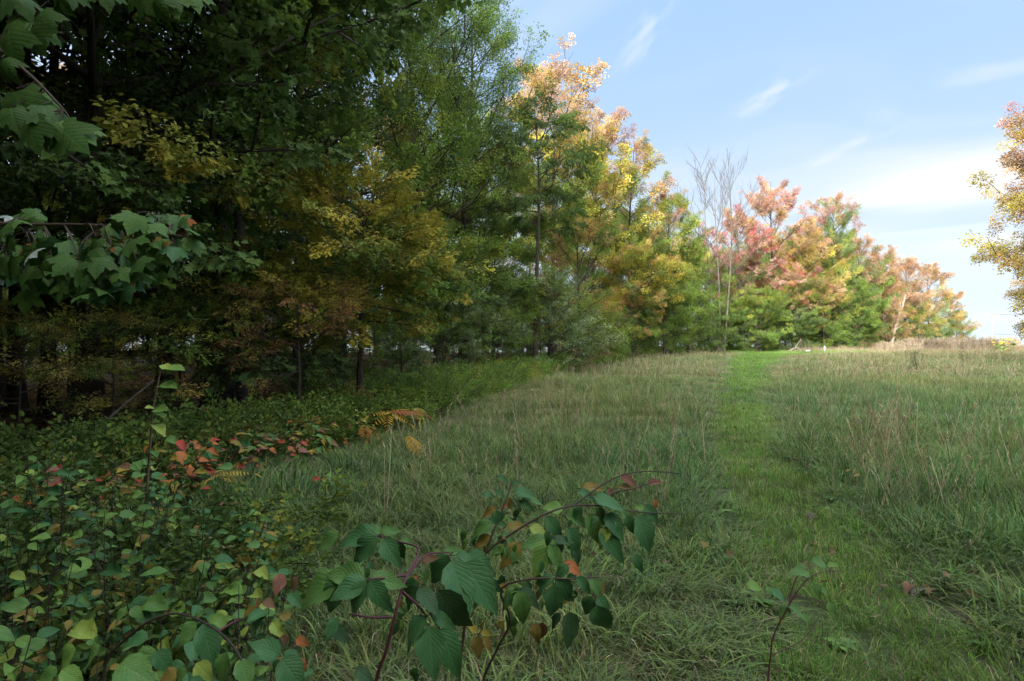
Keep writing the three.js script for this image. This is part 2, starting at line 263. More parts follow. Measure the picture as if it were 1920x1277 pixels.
function makeTree(o) {
  const seed = o.seed, r = rngOf(seed * 7919 + 13), rr = (a, b) => lerp(a, b, r());
  const g = new THREE.Group(), { H, R, hb, kind = 'broad', profile = 'egg', limbs = 26, subs = 4, per = 3, size = 0.86, rise = 0.62, stems = 1, trunk = clamp(H * 0.011, 0.04, 0.4), bark = BARK_DARK, lean = [0, 0], spread = 1, leafy = 1, gap = 0.52 } = o;
  g.position.set(o.x, height(o.x, o.z) - 0.03, o.z);
  const wood = new Acc(), items = [], colour = crownColour(o, r, seed * 3.7), prof = PROFILE[profile];
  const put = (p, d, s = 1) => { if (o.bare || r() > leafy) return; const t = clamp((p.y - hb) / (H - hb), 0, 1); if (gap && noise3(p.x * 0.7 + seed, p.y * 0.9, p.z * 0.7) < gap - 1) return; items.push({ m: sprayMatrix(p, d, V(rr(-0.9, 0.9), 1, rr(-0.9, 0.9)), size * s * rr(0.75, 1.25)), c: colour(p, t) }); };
  for (let st = 0; st < stems; st++) {
    const sa = st * 2.4 + r() * 6, so = stems > 1 ? 0.06 * H * spread : 0, tip = V(lean[0] + Math.cos(sa) * so * rr(0.7, 1.3), H * (o.bare || o.kind === 'droopy' ? 0.95 : 0.89), lean[1] + Math.sin(sa) * so * rr(0.7, 1.3));
    const base = V(stems > 1 ? Math.cos(sa) * trunk * 1.2 : 0, -0.15, stems > 1 ? Math.sin(sa) * trunk * 1.2 : 0), NP = 12, wob = V(rr(-1, 1), 0, rr(-1, 1)).multiplyScalar(H * 0.02);
    const axis = (t) => { const p = base.clone().lerp(tip, t); const w = Math.sin(t * 5 + seed) * t; p.x += wob.x * w + (stems > 1 ? Math.cos(sa) * so * 0.4 * Math.sin(t * 3.1) : 0); p.z += wob.z * w; return p; };
    const tr = trunk / Math.sqrt(stems), pts = []; for (let k = 0; k <= NP; k++) pts.push(axis(k / NP));
    const ph = r() * 6;
    wood.tube(pts, (t) => { const q = tr * (1 - t * 0.9) * (1 + 0.85 * Math.exp(-t * H / 0.45)); return t < 0.12 ? (a) => q * (1 + 0.14 * Math.sin(a * 5 + ph) * Math.exp(-t * H / 0.7)) : q; }, trunk > 0.15 ? 10 : 6);
    const NL = Math.max(3, Math.round(limbs / stems));
    for (let k = 0; k < NL; k++) {
      const u = (k + rr(0.1, 0.9)) / NL, yy = lerp(hb, H * 0.97, Math.pow(u, 0.92)), tt = clamp(yy / H - (o.attach ?? 0.06), 0.02, 0.97), start = axis(tt), az = k * 2.399 + rr(-0.5, 0.5) + st;
      const len = Math.max(0.25, R * prof(u) * rr(0.72, 1.12)), el = Math.min(lerp(rise * 0.35, rise * 1.7, u), o.bare ? 1.2 : 0.82) + rr(-0.2, 0.2);
      const dir = V(Math.cos(az) * Math.cos(el), Math.sin(el), Math.sin(az) * Math.cos(el)), lp = [start], lr = clamp(tr * 0.22 * (1 - tt) + 0.008 * len, 0.008, tr * 0.5), ns = 5;
      let p = start.clone(), d = dir.clone();
      const bend = (o.bend ?? 0.06) * rr(-0.5, 1.5);
      for (let s = 0; s < ns; s++) { d.y += bend; const kink = o.bare ? 0.3 : 0.16; d.x += rr(-kink, kink); d.z += rr(-kink, kink); if (o.bare) d.y += rr(-0.15, 0.15); d.normalize(); p = p.clone().addScaledVector(d, len / ns); lp.push(p); }
      const lw = o.bare ? lr * 0.7 : lr; wood.tube(lp, (t) => lw * (1 - 0.85 * t), 4);
      const onLimb = (s) => { const f = clamp(s, 0, 0.999) * ns, i = Math.floor(f); return lp[i].clone().lerp(lp[i + 1], f - i); }, limbDir = (s) => { const i = Math.min(ns - 1, Math.floor(s * ns)); return lp[i + 1].clone().sub(lp[i]).normalize(); };
      put(onLimb(0.86), d, clamp(len * 0.3, 0.45, 1)); put(onLimb(0.55), d, clamp(len * 0.3, 0.45, 1));
      for (let q = 0; q < subs; q++) {
        const s = lerp(0.25, 0.98, (q + r()) / subs), sd = limbDir(s), yaw = rr(0.45, 1.15) * (q % 2 ? 1 : -1), bd = sd.clone().applyAxisAngle(V(0, 1, 0), yaw); bd.y += rr(-0.35, 0.6) + (o.up ?? 0); bd.normalize();
        const sl = Math.max(0.2, len * rr(0.3, 0.5) * (1.15 - 0.5 * s)), b0 = onLimb(s), b1 = b0.clone().addScaledVector(bd, sl); b1.y += sl * (o.bend ?? 0.06);
        wood.tube([b0, b0.clone().lerp(b1, 0.5).add(V(0, rr(-0.03, 0.05) * sl, 0)), b1], (t) => lr * 0.4 * (1 - 0.7 * t) + 0.003, 3);
        if (o.bare) { for (let w = 0; w < 5; w++) { const f = rr(0.2, 1), c0 = b0.clone().lerp(b1, f), cd = bd.clone().add(V(rr(-0.7, 0.7), rr(-0.1, 0.7), rr(-0.7, 0.7))).normalize(), cl = sl * rr(0.35, 0.8); wood.tube([c0, c0.clone().addScaledVector(cd, cl)], [lr * 0.08 + 0.004, 0.002], 3); } continue; }
        const jig = (v, k) => { const q = v.clone().applyAxisAngle(V(0, 1, 0), rr(-k, k)); q.y += rr(-0.55, 0.4) * k; return q.normalize(); };
        put(b0.clone().lerp(b1, 0.15), jig(bd, 0.5), (sl * 0.85 + 0.4) / 1.5); if (per > 3) { put(b0.clone().lerp(b1, rr(0.35, 0.8)), jig(bd, 1.1), (sl * 0.5 + 0.4) / 1.5); if (r() < 0.5) put(onLimb(s), jig(sd, 1.3), (sl * 0.5 + 0.35) / 1.5); }
      }
    }
    if (!o.bare) for (let k = 0; k < 5; k++) { const c = axis(rr(0.9, 1)); put(c, V(rr(-1, 1), rr(0, 0.8), rr(-1, 1)).normalize(), clamp(R * 0.25, 0.35, 0.9)); }
  }
  g.add(mesh('trunk', wood.build(), bark));
  if (items.length) crownMeshes(g, kind, items, seed);
  treeList.push({ o, n: items.length });
  return tag(g, o.name ?? 'tree', o.label, o.category ?? 'tree', o.group);
}

// ------------------------------------------------------------------ ground and path
{
  const N = 300, spread = (s) => Math.sign(s) * (Math.abs(s) * 14 + Math.pow(Math.abs(s), 4) * 586), xs = [], ds = [];
  for (let i = 0; i <= N; i++) xs.push(spread(i / N * 2 - 1) + 2);
  for (let i = 0; i <= N; i++) { const s = i / N; ds.push(s < 0.12 ? -400 * Math.pow(1 - s / 0.12, 3) - 5 * (1 - s / 0.12) : (() => { const q = (s - 0.12) / 0.88; return q * 34 + Math.pow(q, 5) * 1100; })()); }
  const p = [], c = [], uv = [], ix = [];
  for (const d of ds) for (const x of xs) {
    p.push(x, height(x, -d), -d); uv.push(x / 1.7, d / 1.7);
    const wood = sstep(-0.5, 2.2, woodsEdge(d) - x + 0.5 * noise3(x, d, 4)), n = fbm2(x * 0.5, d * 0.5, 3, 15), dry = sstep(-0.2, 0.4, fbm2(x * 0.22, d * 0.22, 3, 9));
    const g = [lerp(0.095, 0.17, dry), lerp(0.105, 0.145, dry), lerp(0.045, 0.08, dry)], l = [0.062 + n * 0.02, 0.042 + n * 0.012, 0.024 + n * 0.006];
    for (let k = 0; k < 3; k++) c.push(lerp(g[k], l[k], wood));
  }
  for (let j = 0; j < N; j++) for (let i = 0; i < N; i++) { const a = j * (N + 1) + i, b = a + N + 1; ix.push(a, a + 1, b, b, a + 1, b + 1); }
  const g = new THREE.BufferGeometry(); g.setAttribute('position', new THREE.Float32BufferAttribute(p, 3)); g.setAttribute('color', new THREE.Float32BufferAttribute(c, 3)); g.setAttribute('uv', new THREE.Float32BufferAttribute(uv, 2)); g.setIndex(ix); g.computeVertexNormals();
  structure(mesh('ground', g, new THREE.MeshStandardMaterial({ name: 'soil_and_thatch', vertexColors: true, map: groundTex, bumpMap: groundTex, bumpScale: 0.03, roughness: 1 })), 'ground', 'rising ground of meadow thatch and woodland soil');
  const q = [], qc = [], qu = [], qi = []; let rows = 0;
  for (let d = -3; d <= 57; d += 0.3, rows++) for (let k = 0; k <= 8; k++) { const x = pathX(d) + pathW(d) * (k / 4 - 1) * 0.85; q.push(x, height(x, -d) + 0.02, -d); qu.push(x / 0.9, d / 0.9); const s = sstep(0.1, 0.5, fbm2(x * 2.2, d * 0.8, 3, 66)) * sstep(9, 4, d); qc.push(lerp(0.09, 0.15, s), lerp(0.12, 0.105, s), lerp(0.04, 0.062, s)); }
  for (let j = 0; j < rows - 1; j++) for (let k = 0; k < 8; k++) { const a = j * 9 + k, b = a + 9; qi.push(a, a + 1, b, b, a + 1, b + 1); }
  const h = new THREE.BufferGeometry(); h.setAttribute('position', new THREE.Float32BufferAttribute(q, 3)); h.setAttribute('color', new THREE.Float32BufferAttribute(qc, 3)); h.setAttribute('uv', new THREE.Float32BufferAttribute(qu, 2)); h.setIndex(qi); h.computeVertexNormals();
  structure(mesh('path', h, new THREE.MeshStandardMaterial({ name: 'trodden_turf', vertexColors: true, map: groundTex, bumpMap: groundTex, bumpScale: 0.02, roughness: 1 })), 'path', 'trodden green path winding up the meadow');
}

// ------------------------------------------------------------------ the trees of the wood's edge
const T = (o) => makeTree({ ...o, x: o.x ?? (o.px - CX) / F * o.d, z: -o.d, H: o.H ?? topAt(o.py, o.d) - height((o.px - CX) / F * o.d, -o.d) });
const WOOD = 'trees along the edge of the wood';
let sd = 100;
for (const o of [
  // --- left, near: in deep shade
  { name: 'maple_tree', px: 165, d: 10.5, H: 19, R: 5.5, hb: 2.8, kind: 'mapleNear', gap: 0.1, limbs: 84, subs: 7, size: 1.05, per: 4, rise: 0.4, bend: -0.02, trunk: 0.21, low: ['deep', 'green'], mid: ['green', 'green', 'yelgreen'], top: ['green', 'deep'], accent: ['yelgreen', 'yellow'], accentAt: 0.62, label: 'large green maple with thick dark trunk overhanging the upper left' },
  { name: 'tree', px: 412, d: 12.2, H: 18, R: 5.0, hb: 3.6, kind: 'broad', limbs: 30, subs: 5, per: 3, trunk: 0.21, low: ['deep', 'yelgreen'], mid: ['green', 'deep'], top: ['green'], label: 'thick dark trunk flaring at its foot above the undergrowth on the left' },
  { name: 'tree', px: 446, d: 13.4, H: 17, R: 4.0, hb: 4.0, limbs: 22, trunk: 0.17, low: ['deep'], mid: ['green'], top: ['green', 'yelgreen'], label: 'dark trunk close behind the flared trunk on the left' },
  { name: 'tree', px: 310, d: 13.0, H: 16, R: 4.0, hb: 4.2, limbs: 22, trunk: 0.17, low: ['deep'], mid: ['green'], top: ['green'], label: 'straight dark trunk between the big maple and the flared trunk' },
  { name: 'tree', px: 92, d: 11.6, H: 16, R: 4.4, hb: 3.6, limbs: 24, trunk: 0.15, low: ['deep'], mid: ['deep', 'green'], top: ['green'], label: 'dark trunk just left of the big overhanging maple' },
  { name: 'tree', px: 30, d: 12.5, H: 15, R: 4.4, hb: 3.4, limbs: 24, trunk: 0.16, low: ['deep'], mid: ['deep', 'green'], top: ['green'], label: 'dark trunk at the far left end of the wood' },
  { name: 'tree', px: 560, d: 17, H: 18, R: 4.6, hb: 4.5, kind: 'mapleFar', limbs: 30, subs: 5, trunk: 0.17, low: ['deep', 'green'], mid: ['green', 'bright'], top: ['green', 'bright'], label: 'tall green tree rising behind the rust-coloured sapling' },
  { name: 'sapling', px: 560, d: 9.6, py: 480, R: 1.15, hb: 1.1, kind: 'ash', limbs: 22, subs: 4, per: 3, rise: 0.25, trunk: 0.04, low: ['rust', 'ochre', 'brown'], mid: ['rust', 'ochre', 'yellow'], top: ['yelgreen', 'yellow', 'ochre'], label: 'rust and orange leaved sapling leaning out from the dark trunks' },
  { name: 'maple_tree', px: 676, d: 11.2, py: 290, R: 1.9, hb: 2.5, kind: 'mapleMid', gap: 0.2, limbs: 40, subs: 5, per: 4, rise: 0.2, bend: -0.03, trunk: 0.07, low: ['yelgreen', 'yellow', 'bright'], mid: ['yellow', 'yelgreen', 'yellow'], top: ['yellow', 'gold', 'yelgreen'], label: 'small yellowing maple with layered branches right of the dark trunks' },
  { name: 'sapling', px: 490, d: 11.0, py: 545, R: 1.6, hb: 0.5, kind: 'shrub', size: 0.8, limbs: 16, trunk: 0.03, low: ['green', 'deep'], mid: ['green', 'bright'], top: ['green', 'bright'], label: 'small fresh green sapling below the rust-coloured sapling' },
  { name: 'sapling', px: 40, d: 7.6, H: 1.9, R: 1.1, hb: 0.7, kind: 'ash', limbs: 14, subs: 3, per: 3, rise: 0.2, trunk: 0.025, low: ['ochre', 'yelgreen'], mid: ['ochre', 'yelgreen'], top: ['yelgreen', 'ochre', 'green'], label: 'dim yellow-leaved sapling at the left edge under the maple branch' },
  { name: 'sapling', px: 215, d: 8.6, H: 2.1, R: 1.2, hb: 0.8, kind: 'ash', limbs: 14, subs: 3, per: 3, rise: 0.2, trunk: 0.025, low: ['ochre', 'green'], mid: ['ochre', 'yelgreen', 'green'], top: ['yelgreen', 'ochre'], label: 'dim yellow-leaved sapling in the shade behind the pale-leaved stem' },
  { name: 'sapling', px: 340, d: 10.0, H: 2.4, R: 1.4, hb: 0.5, kind: 'shrub', size: 0.9, limbs: 18, subs: 4, per: 3, trunk: 0.03, low: ['deep', 'green'], mid: ['green', 'deep'], top: ['green'], label: 'dark green sapling standing before the straight dark trunk' },
  { name: 'sapling', px: 550, d: 11.6, H: 2.3, R: 1.3, hb: 0.4, kind: 'shrub', size: 0.9, limbs: 18, subs: 4, per: 3, trunk: 0.03, low: ['green'], mid: ['green', 'bright'], top: ['green', 'bright'], label: 'green sapling right of the small fresh green sapling' },
  { name: 'sapling', px: 640, d: 15.5, H: 3.2, R: 1.5, hb: 0.5, kind: 'mapleMid', limbs: 18, subs: 4, per: 3, rise: 0.3, trunk: 0.03, low: ['green', 'deep'], mid: ['green', 'yelgreen'], top: ['yelgreen', 'green'], label: 'slim green maple sapling behind the tangle of dead twigs' },
  // --- centre
  { name: 'cherry_tree', px: 640, d: 20, H: 19, R: 4.6, hb: 6, kind: 'fine', leafy: 0.95, size: 0.95, limbs: 34, subs: 5, per: 4, trunk: 0.2, low: ['green', 'bright'], mid: ['green', 'bright'], top: ['green', 'bright'], label: 'tall fine-leaved green tree rising past the top beside the big maple' },
  { name: 'cherry_tree', px: 770, d: 23, H: 18.6, R: 4.8, hb: 4, kind: 'fine', leafy: 0.95, size: 0.95, limbs: 38, subs: 5, per: 4, trunk: 0.22, low: ['green', 'bright'], mid: ['green', 'bright'], top: ['green', 'green'], label: 'tall fine-leaved green tree with a long slanting bough, its top cut off by the frame' },
  { name: 'cherry_tree', px: 872, d: 26, H: 18.8, R: 3.6, hb: 5, kind: 'fine', leafy: 0.95, size: 0.95, limbs: 36, subs: 5, per: 4, trunk: 0.2, low: ['green'], mid: ['green', 'deep'], top: ['deep', 'green'], label: 'tallest green tree touching the blue sky at the top of the photo' },
  { name: 'tree', px: 1005, d: 25, py: 150, R: 2.7, hb: 7.0, kind: 'droopy', limbs: 26, subs: 4, per: 4, rise: 0.5, bend: -0.06, trunk: 0.13, size: 0.9, low: ['deep'], mid: ['deep'], top: ['deep', 'green'], label: 'dark blue-green tree with drooping leaves before the tall orange tree' },
  { name: 'tree', px: 925, d: 28, py: 250, R: 3.2, hb: 3.6, kind: 'mapleFar', limbs: 30, subs: 5, per: 4, rise: 0.3, trunk: 0.11, low: ['green', 'bright'], mid: ['bright', 'green', 'yelgreen'], top: ['yelgreen', 'bright', 'gold'], accent: ['orange', 'gold'], accentAt: 0.55, label: 'green maple turning yellow and orange below the drooping dark tree' },
  { name: 'tree', px: 1038, d: 36, py: 66, R: 4.0, hb: 6, kind: 'broad', profile: 'vase', limbs: 34, subs: 5, per: 4, up: 0.1, rise: 0.7, trunk: 0.17, low: ['yelgreen', 'bright'], mid: ['gold', 'yellow', 'gold'], top: ['peach', 'peach', 'gold'], label: 'tallest orange tree, standing out against the blue sky' },
  { name: 'tree', px: 1112, d: 41, py: 140, R: 4.2, hb: 5, kind: 'broad', profile: 'egg', limbs: 36, subs: 5, per: 4, up: 0.08, rise: 0.6, trunk: 0.17, low: ['yelgreen', 'yellow'], mid: ['gold', 'yellow', 'yelgreen'], top: ['gold', 'peach', 'pink'], label: 'golden tree with pinkish top, second of the tall orange row' },
  { name: 'tree', px: 1184, d: 45, py: 210, R: 3.9, hb: 4, kind: 'broad', profile: 'egg', limbs: 34, subs: 5, per: 4, up: 0.08, rise: 0.6, trunk: 0.16, low: ['yelgreen', 'bright', 'gold'], mid: ['yelgreen', 'gold'], top: ['yellow', 'peach', 'peach'], label: 'yellow tree with peach-coloured peak, third of the tall orange row' },
  { name: 'tree', px: 1250, d: 48, py: 318, R: 3.3, hb: 2.5, kind: 'broad', limbs: 32, subs: 5, per: 4, up: 0.06, trunk: 0.14, low: ['green', 'bright'], mid: ['yelgreen', 'bright'], top: ['yelgreen', 'gold', 'pink'], accent: ['red', 'pink'], accentAt: 0.6, label: 'yellow-green tree with reddish tip before the bare tree' },
  { name: 'tree', px: 1185, d: 39, py: 445, R: 3.4, hb: 2.0, kind: 'mapleFar', limbs: 30, subs: 5, per: 4, rise: 0.25, trunk: 0.1, low: ['green', 'yelgreen', 'gold'], mid: ['yelgreen', 'yelgreen', 'yellow'], top: ['yelgreen', 'gold'], label: 'spreading yellow-green tree in front of the tall orange row' },
  { name: 'shrub', px: 1022, d: 26, py: 546, R: 2.9, hb: 0.1, kind: 'shrub', gap: 0, size: 1.35, profile: 'bush', limbs: 34, subs: 5, per: 4, stems: 4, rise: 0.6, trunk: 0.07, low: ['olive'], mid: ['olive', 'olive', 'bright'], top: ['olive', 'bright'], category: 'shrub', label: 'rounded grey-green shrub at the grass edge in mid picture' },
  { name: 'shrub', px: 830, d: 19, py: 545, R: 2.1, hb: 0.4, kind: 'shrub', gap: 0.2, size: 1.2, profile: 'egg', limbs: 26, subs: 4, per: 4, stems: 3, trunk: 0.06, low: ['olive', 'green'], mid: ['olive', 'bright', 'green'], top: ['olive', 'green'], category: 'shrub', label: 'loose grey-green shrub left of the rounded grey-green shrub' },
  { name: 'shrub', px: 930, d: 22.5, py: 588, R: 1.7, hb: 0.1, kind: 'shrub', gap: 0.2, size: 1.1, profile: 'bush', limbs: 24, subs: 4, per: 4, stems: 3, rise: 0.6, trunk: 0.04, low: ['green', 'olive'], mid: ['green', 'olive'], top: ['bright', 'olive'], category: 'shrub', label: 'low green shrub between the two grey-green shrubs' },
  { name: 'shrub', px: 1112, d: 31, py: 600, R: 2.2, hb: 0.1, kind: 'shrub', gap: 0.2, size: 1.3, profile: 'bush', limbs: 24, subs: 4, per: 4, stems: 3, rise: 0.6, trunk: 0.04, low: ['green'], mid: ['green', 'bright'], top: ['bright', 'yelgreen'], category: 'shrub', label: 'low yellow-green shrub right of the rounded grey-green shrub' },
  { name: 'shrub', px: 745, d: 16.5, py: 600, R: 1.3, hb: 0.2, kind: 'shrub', gap: 0.3, size: 1.0, profile: 'bush', limbs: 18, subs: 4, per: 4, stems: 3, rise: 0.6, trunk: 0.035, low: ['deep', 'green'], mid: ['green', 'olive'], top: ['green', 'olive'], category: 'shrub', label: 'dark green shrub beside the tangle of dead twigs' },
  { name: 'tree', px: 905, d: 24, py: 430, R: 2.4, hb: 1.6, kind: 'mapleFar', limbs: 26, subs: 4, per: 4, rise: 0.25, trunk: 0.08, low: ['green'], mid: ['green', 'bright'], top: ['bright', 'yelgreen'], label: 'small green tree with yellow-green tips between the two grey-green shrubs' },
  { name: 'tree', px: 760, d: 20, py: 400, R: 2.6, hb: 1.9, kind: 'mapleMid', size: 0.9, limbs: 26, subs: 4, per: 4, rise: 0.25, trunk: 0.09, low: ['green', 'deep'], mid: ['green', 'yelgreen'], top: ['yelgreen', 'bright'], accent: ['orange', 'red'], accentAt: 0.6, label: 'green sapling maple with a few orange leaves right of the yellow maple' },
  { name: 'tree', px: 1085, d: 32, py: 395, R: 2.6, hb: 3.2, kind: 'broad', limbs: 26, subs: 4, per: 4, trunk: 0.12, low: ['green', 'gold'], mid: ['green', 'orange', 'yelgreen'], top: ['green', 'gold'], leafy: 0.7, label: 'thin-crowned tree with green and orange leaves under the golden tree' },
  { name: 'tree', px: 1125, d: 36, py: 560, R: 2.4, hb: 0.6, kind: 'broad', limbs: 22, subs: 4, per: 3, trunk: 0.06, low: ['green'], mid: ['green', 'yelgreen'], top: ['yellow', 'gold', 'yelgreen'], label: 'low yellow-tipped tree right of the rounded grey-green shrub' },
  { name: 'tree', px: 1245, d: 45, py: 540, R: 3.0, hb: 0.6, kind: 'broad', limbs: 26, subs: 4, per: 4, trunk: 0.08, low: ['green'], mid: ['green', 'bright'], top: ['bright', 'yelgreen'], label: 'low bushy green tree under the reddish-tipped yellow-green tree' },
  { name: 'tree', px: 1290, d: 50, py: 455, R: 3.2, hb: 1.0, kind: 'broad', limbs: 30, subs: 4, per: 4, trunk: 0.11, low: ['green'], mid: ['green', 'bright'], top: ['green', 'bright', 'yelgreen'], label: 'green tree left of the bare grey tree' },
  // --- far, sunlit
  { name: 'bare_tree', px: 1352, d: 55, py: 298, R: 6.0, hb: 5.5, bare: true, limbs: 34, subs: 7, up: 0.2, rise: 0.7, bend: 0.09, stems: 3, trunk: 0.17, bark: BARK_GREY, low: ['green'], mid: ['green'], top: ['green'], label: 'leafless grey tree with upswept branches against the sky' },
  { name: 'tree', px: 1312, d: 58, py: 385, R: 3.0, hb: 3, kind: 'broad', limbs: 28, subs: 4, per: 4, trunk: 0.12, leafy: 0.7, low: ['green'], mid: ['green', 'pink'], top: ['pink', 'green'], accent: ['red'], accentAt: 0.5, label: 'thin green tree with pink leaves behind the bare grey tree' },
  { name: 'maple_tree', px: 1388, d: 62, py: 365, R: 3.6, hb: 3, kind: 'mapleFar', limbs: 30, subs: 5, per: 4, trunk: 0.14, low: ['green', 'rust'], mid: ['pink', 'peach', 'green'], top: ['pink', 'peach'], accent: ['red'], accentAt: 0.45, label: 'pink and red maple just behind the bare grey tree' },
  { name: 'maple_tree', px: 1450, d: 63, py: 298, R: 4.3, hb: 4, kind: 'mapleFar', limbs: 38, subs: 5, per: 4, up: 0.06, trunk: 0.18, low: ['gold', 'green'], mid: ['gold', 'peach', 'pink'], top: ['peach', 'peach', 'pink'], accent: ['red', 'pink'], accentAt: 0.55, label: 'tall peach-topped maple right of the bare grey tree' },
  { name: 'maple_tree', px: 1432, d: 60, py: 395, R: 2.4, hb: 6, kind: 'mapleFar', limbs: 22, subs: 4, per: 4, trunk: 0.1, low: ['green', 'pink'], mid: ['red', 'pink', 'pink'], top: ['red', 'pink'], leafy: 0.8, label: 'red-leaved maple glowing before the tall peach-topped maple' },
  { name: 'tree', px: 1512, d: 64, py: 385, R: 3.6, hb: 3, kind: 'broad', limbs: 34, subs: 5, per: 4, up: 0.06, trunk: 0.15, low: ['green', 'gold'], mid: ['gold', 'yellow', 'yelgreen'], top: ['gold', 'peach'], label: 'golden-orange tree between the peach maple and the red-tipped green tree' },
  { name: 'tree', px: 1562, d: 67, py: 345, R: 3.7, hb: 4, kind: 'broad', profile: 'vase', limbs: 40, subs: 5, per: 4, up: 0.45, rise: 0.8, trunk: 0.17, low: ['green', 'bright'], mid: ['green', 'olive', 'yelgreen'], top: ['rust', 'pink', 'olive'], label: 'green tree with upright branches and red tips against the cloud' },
  { name: 'maple_tree', px: 1500, d: 61, py: 480, R: 2.8, hb: 3, kind: 'mapleFar', limbs: 24, subs: 4, per: 4, rise: 0.2, trunk: 0.1, low: ['green', 'yelgreen'], mid: ['pink', 'gold', 'green'], top: ['red', 'pink', 'peach'], leafy: 0.75, label: 'small red and orange maple under the golden-orange tree' },
  { name: 'tree', px: 1612, d: 70, py: 415, R: 3.4, hb: 3, kind: 'broad', limbs: 32, subs: 5, per: 4, up: 0.06, trunk: 0.14, low: ['green', 'tan'], mid: ['tan', 'orange', 'olive'], top: ['peach', 'tan', 'pink'], label: 'tan and pink tree sloping down right of the red-tipped green tree' },
  { name: 'tree', px: 1655, d: 76, py: 452, R: 3.6, hb: 2.5, kind: 'broad', limbs: 32, subs: 5, per: 4, up: 0.15, trunk: 0.14, low: ['rust', 'green'], mid: ['rust', 'orange', 'tan'], top: ['orange', 'tan', 'peach'], label: 'rust-orange tree left of the two rounded tan trees' },
  { name: 'tree', px: 1698, d: 82, py: 465, R: 4.2, hb: 2.5, kind: 'broad', limbs: 36, subs: 5, per: 4, profile: 'bush', trunk: 0.16, low: ['tan', 'olive'], mid: ['tan', 'peach'], top: ['tan', 'peach', 'orange'], label: 'rounded tan tree, left one of the pair near the end of the wood' },
  { name: 'tree', px: 1742, d: 86, py: 475, R: 4.0, hb: 2, kind: 'broad', limbs: 36, subs: 5, per: 4, profile: 'bush', trunk: 0.16, low: ['olive', 'green', 'gold'], mid: ['tan', 'gold'], top: ['peach', 'tan', 'rust'], label: 'rounded tan tree, right one of the pair near the end of the wood' },
  { name: 'tree', px: 1782, d: 94, py: 532, R: 3.0, hb: 0.8, kind: 'broad', limbs: 34, subs: 5, per: 4, profile: 'bush', trunk: 0.12, low: ['green', 'gold'], mid: ['gold', 'orange', 'olive'], top: ['gold', 'peach', 'orange'], label: 'orange and green tree at the very end of the wood' },
  // --- the lower storey in the sun
  { name: 'tree', px: 1418, d: 58, py: 525, R: 3.2, hb: 0.6, kind: 'mapleFar', limbs: 30, subs: 5, per: 4, rise: 0.2, trunk: 0.09, low: ['green', 'bright'], mid: ['bright', 'green', 'yelgreen'], top: ['bright', 'yelgreen'], label: 'bright green young tree right of the bare tree\'s foot' },
  { name: 'tree', px: 1352, d: 57, py: 560, R: 2.6, hb: 0.5, kind: 'mapleFar', limbs: 24, subs: 4, per: 4, rise: 0.25, trunk: 0.08, low: ['deep', 'green'], mid: ['green'], top: ['green', 'bright'], label: 'low green tree at the foot of the bare tree' },
  { name: 'tree', px: 1485, d: 61, py: 552, R: 2.8, hb: 0.5, kind: 'mapleFar', limbs: 28, subs: 4, per: 4, rise: 0.2, trunk: 0.08, low: ['green', 'deep'], mid: ['green', 'olive'], top: ['yelgreen', 'rust', 'peach'], label: 'low green tree with tan tips behind the fallen pale branch' },
  { name: 'tree', px: 1545, d: 63, py: 512, R: 3.4, hb: 0.5, kind: 'mapleFar', limbs: 30, subs: 5, per: 4, rise: 0.2, trunk: 0.1, low: ['green', 'bright'], mid: ['bright', 'yelgreen', 'tan'], top: ['yelgreen', 'gold', 'peach'], label: 'yellow-green young tree behind the white post' },
  { name: 'tree', px: 1605, d: 65, py: 515, R: 3.3, hb: 0.5, kind: 'mapleFar', limbs: 30, subs: 5, per: 4, rise: 0.2, trunk: 0.1, low: ['green', 'bright'], mid: ['green', 'bright'], top: ['green', 'bright'], label: 'fresh green young tree under the tan and pink tree' },
  { name: 'tree', px: 1660, d: 70, py: 560, R: 3.0, hb: 0.5, kind: 'broad', limbs: 26, subs: 4, per: 4, trunk: 0.08, low: ['green', 'tan'], mid: ['brown', 'tan', 'green'], top: ['tan', 'peach'], label: 'low tan and green tree behind the tall dry grass' },
  { name: 'tree', px: 1722, d: 77, py: 575, R: 3.2, hb: 0.5, kind: 'broad', limbs: 26, subs: 4, per: 4, trunk: 0.08, low: ['green'], mid: ['green', 'gold', 'yelgreen'], top: ['gold', 'orange', 'green'], label: 'low green and gold tree under the rounded tan trees' },
  { name: 'tree', px: 1795, d: 92, py: 585, R: 2.4, hb: 0.4, kind: 'broad', limbs: 24, subs: 4, per: 4, profile: 'bush', trunk: 0.08, low: ['green', 'deep'], mid: ['green', 'gold'], top: ['gold', 'green'], label: 'low dark green tree at the foot of the last orange tree' },
  // --- right
  { name: 'golden_tree', px: 2066, d: 33, py: 120, R: 5.6, hb: 3.0, kind: 'broad', gap: 0.3, size: 0.85, leafy: 1, limbs: 60, subs: 6, per: 4, rise: 0.45, bend: -0.02, trunk: 0.24, bark: BARK_GREY, low: ['gold', 'yellow'], mid: ['gold', 'yellow', 'peach'], top: ['peach', 'pink', 'tan'], label: 'gold and pink tree reaching in from the right edge' },
]) T({ group: WOOD, ...o, seed: sd++ });

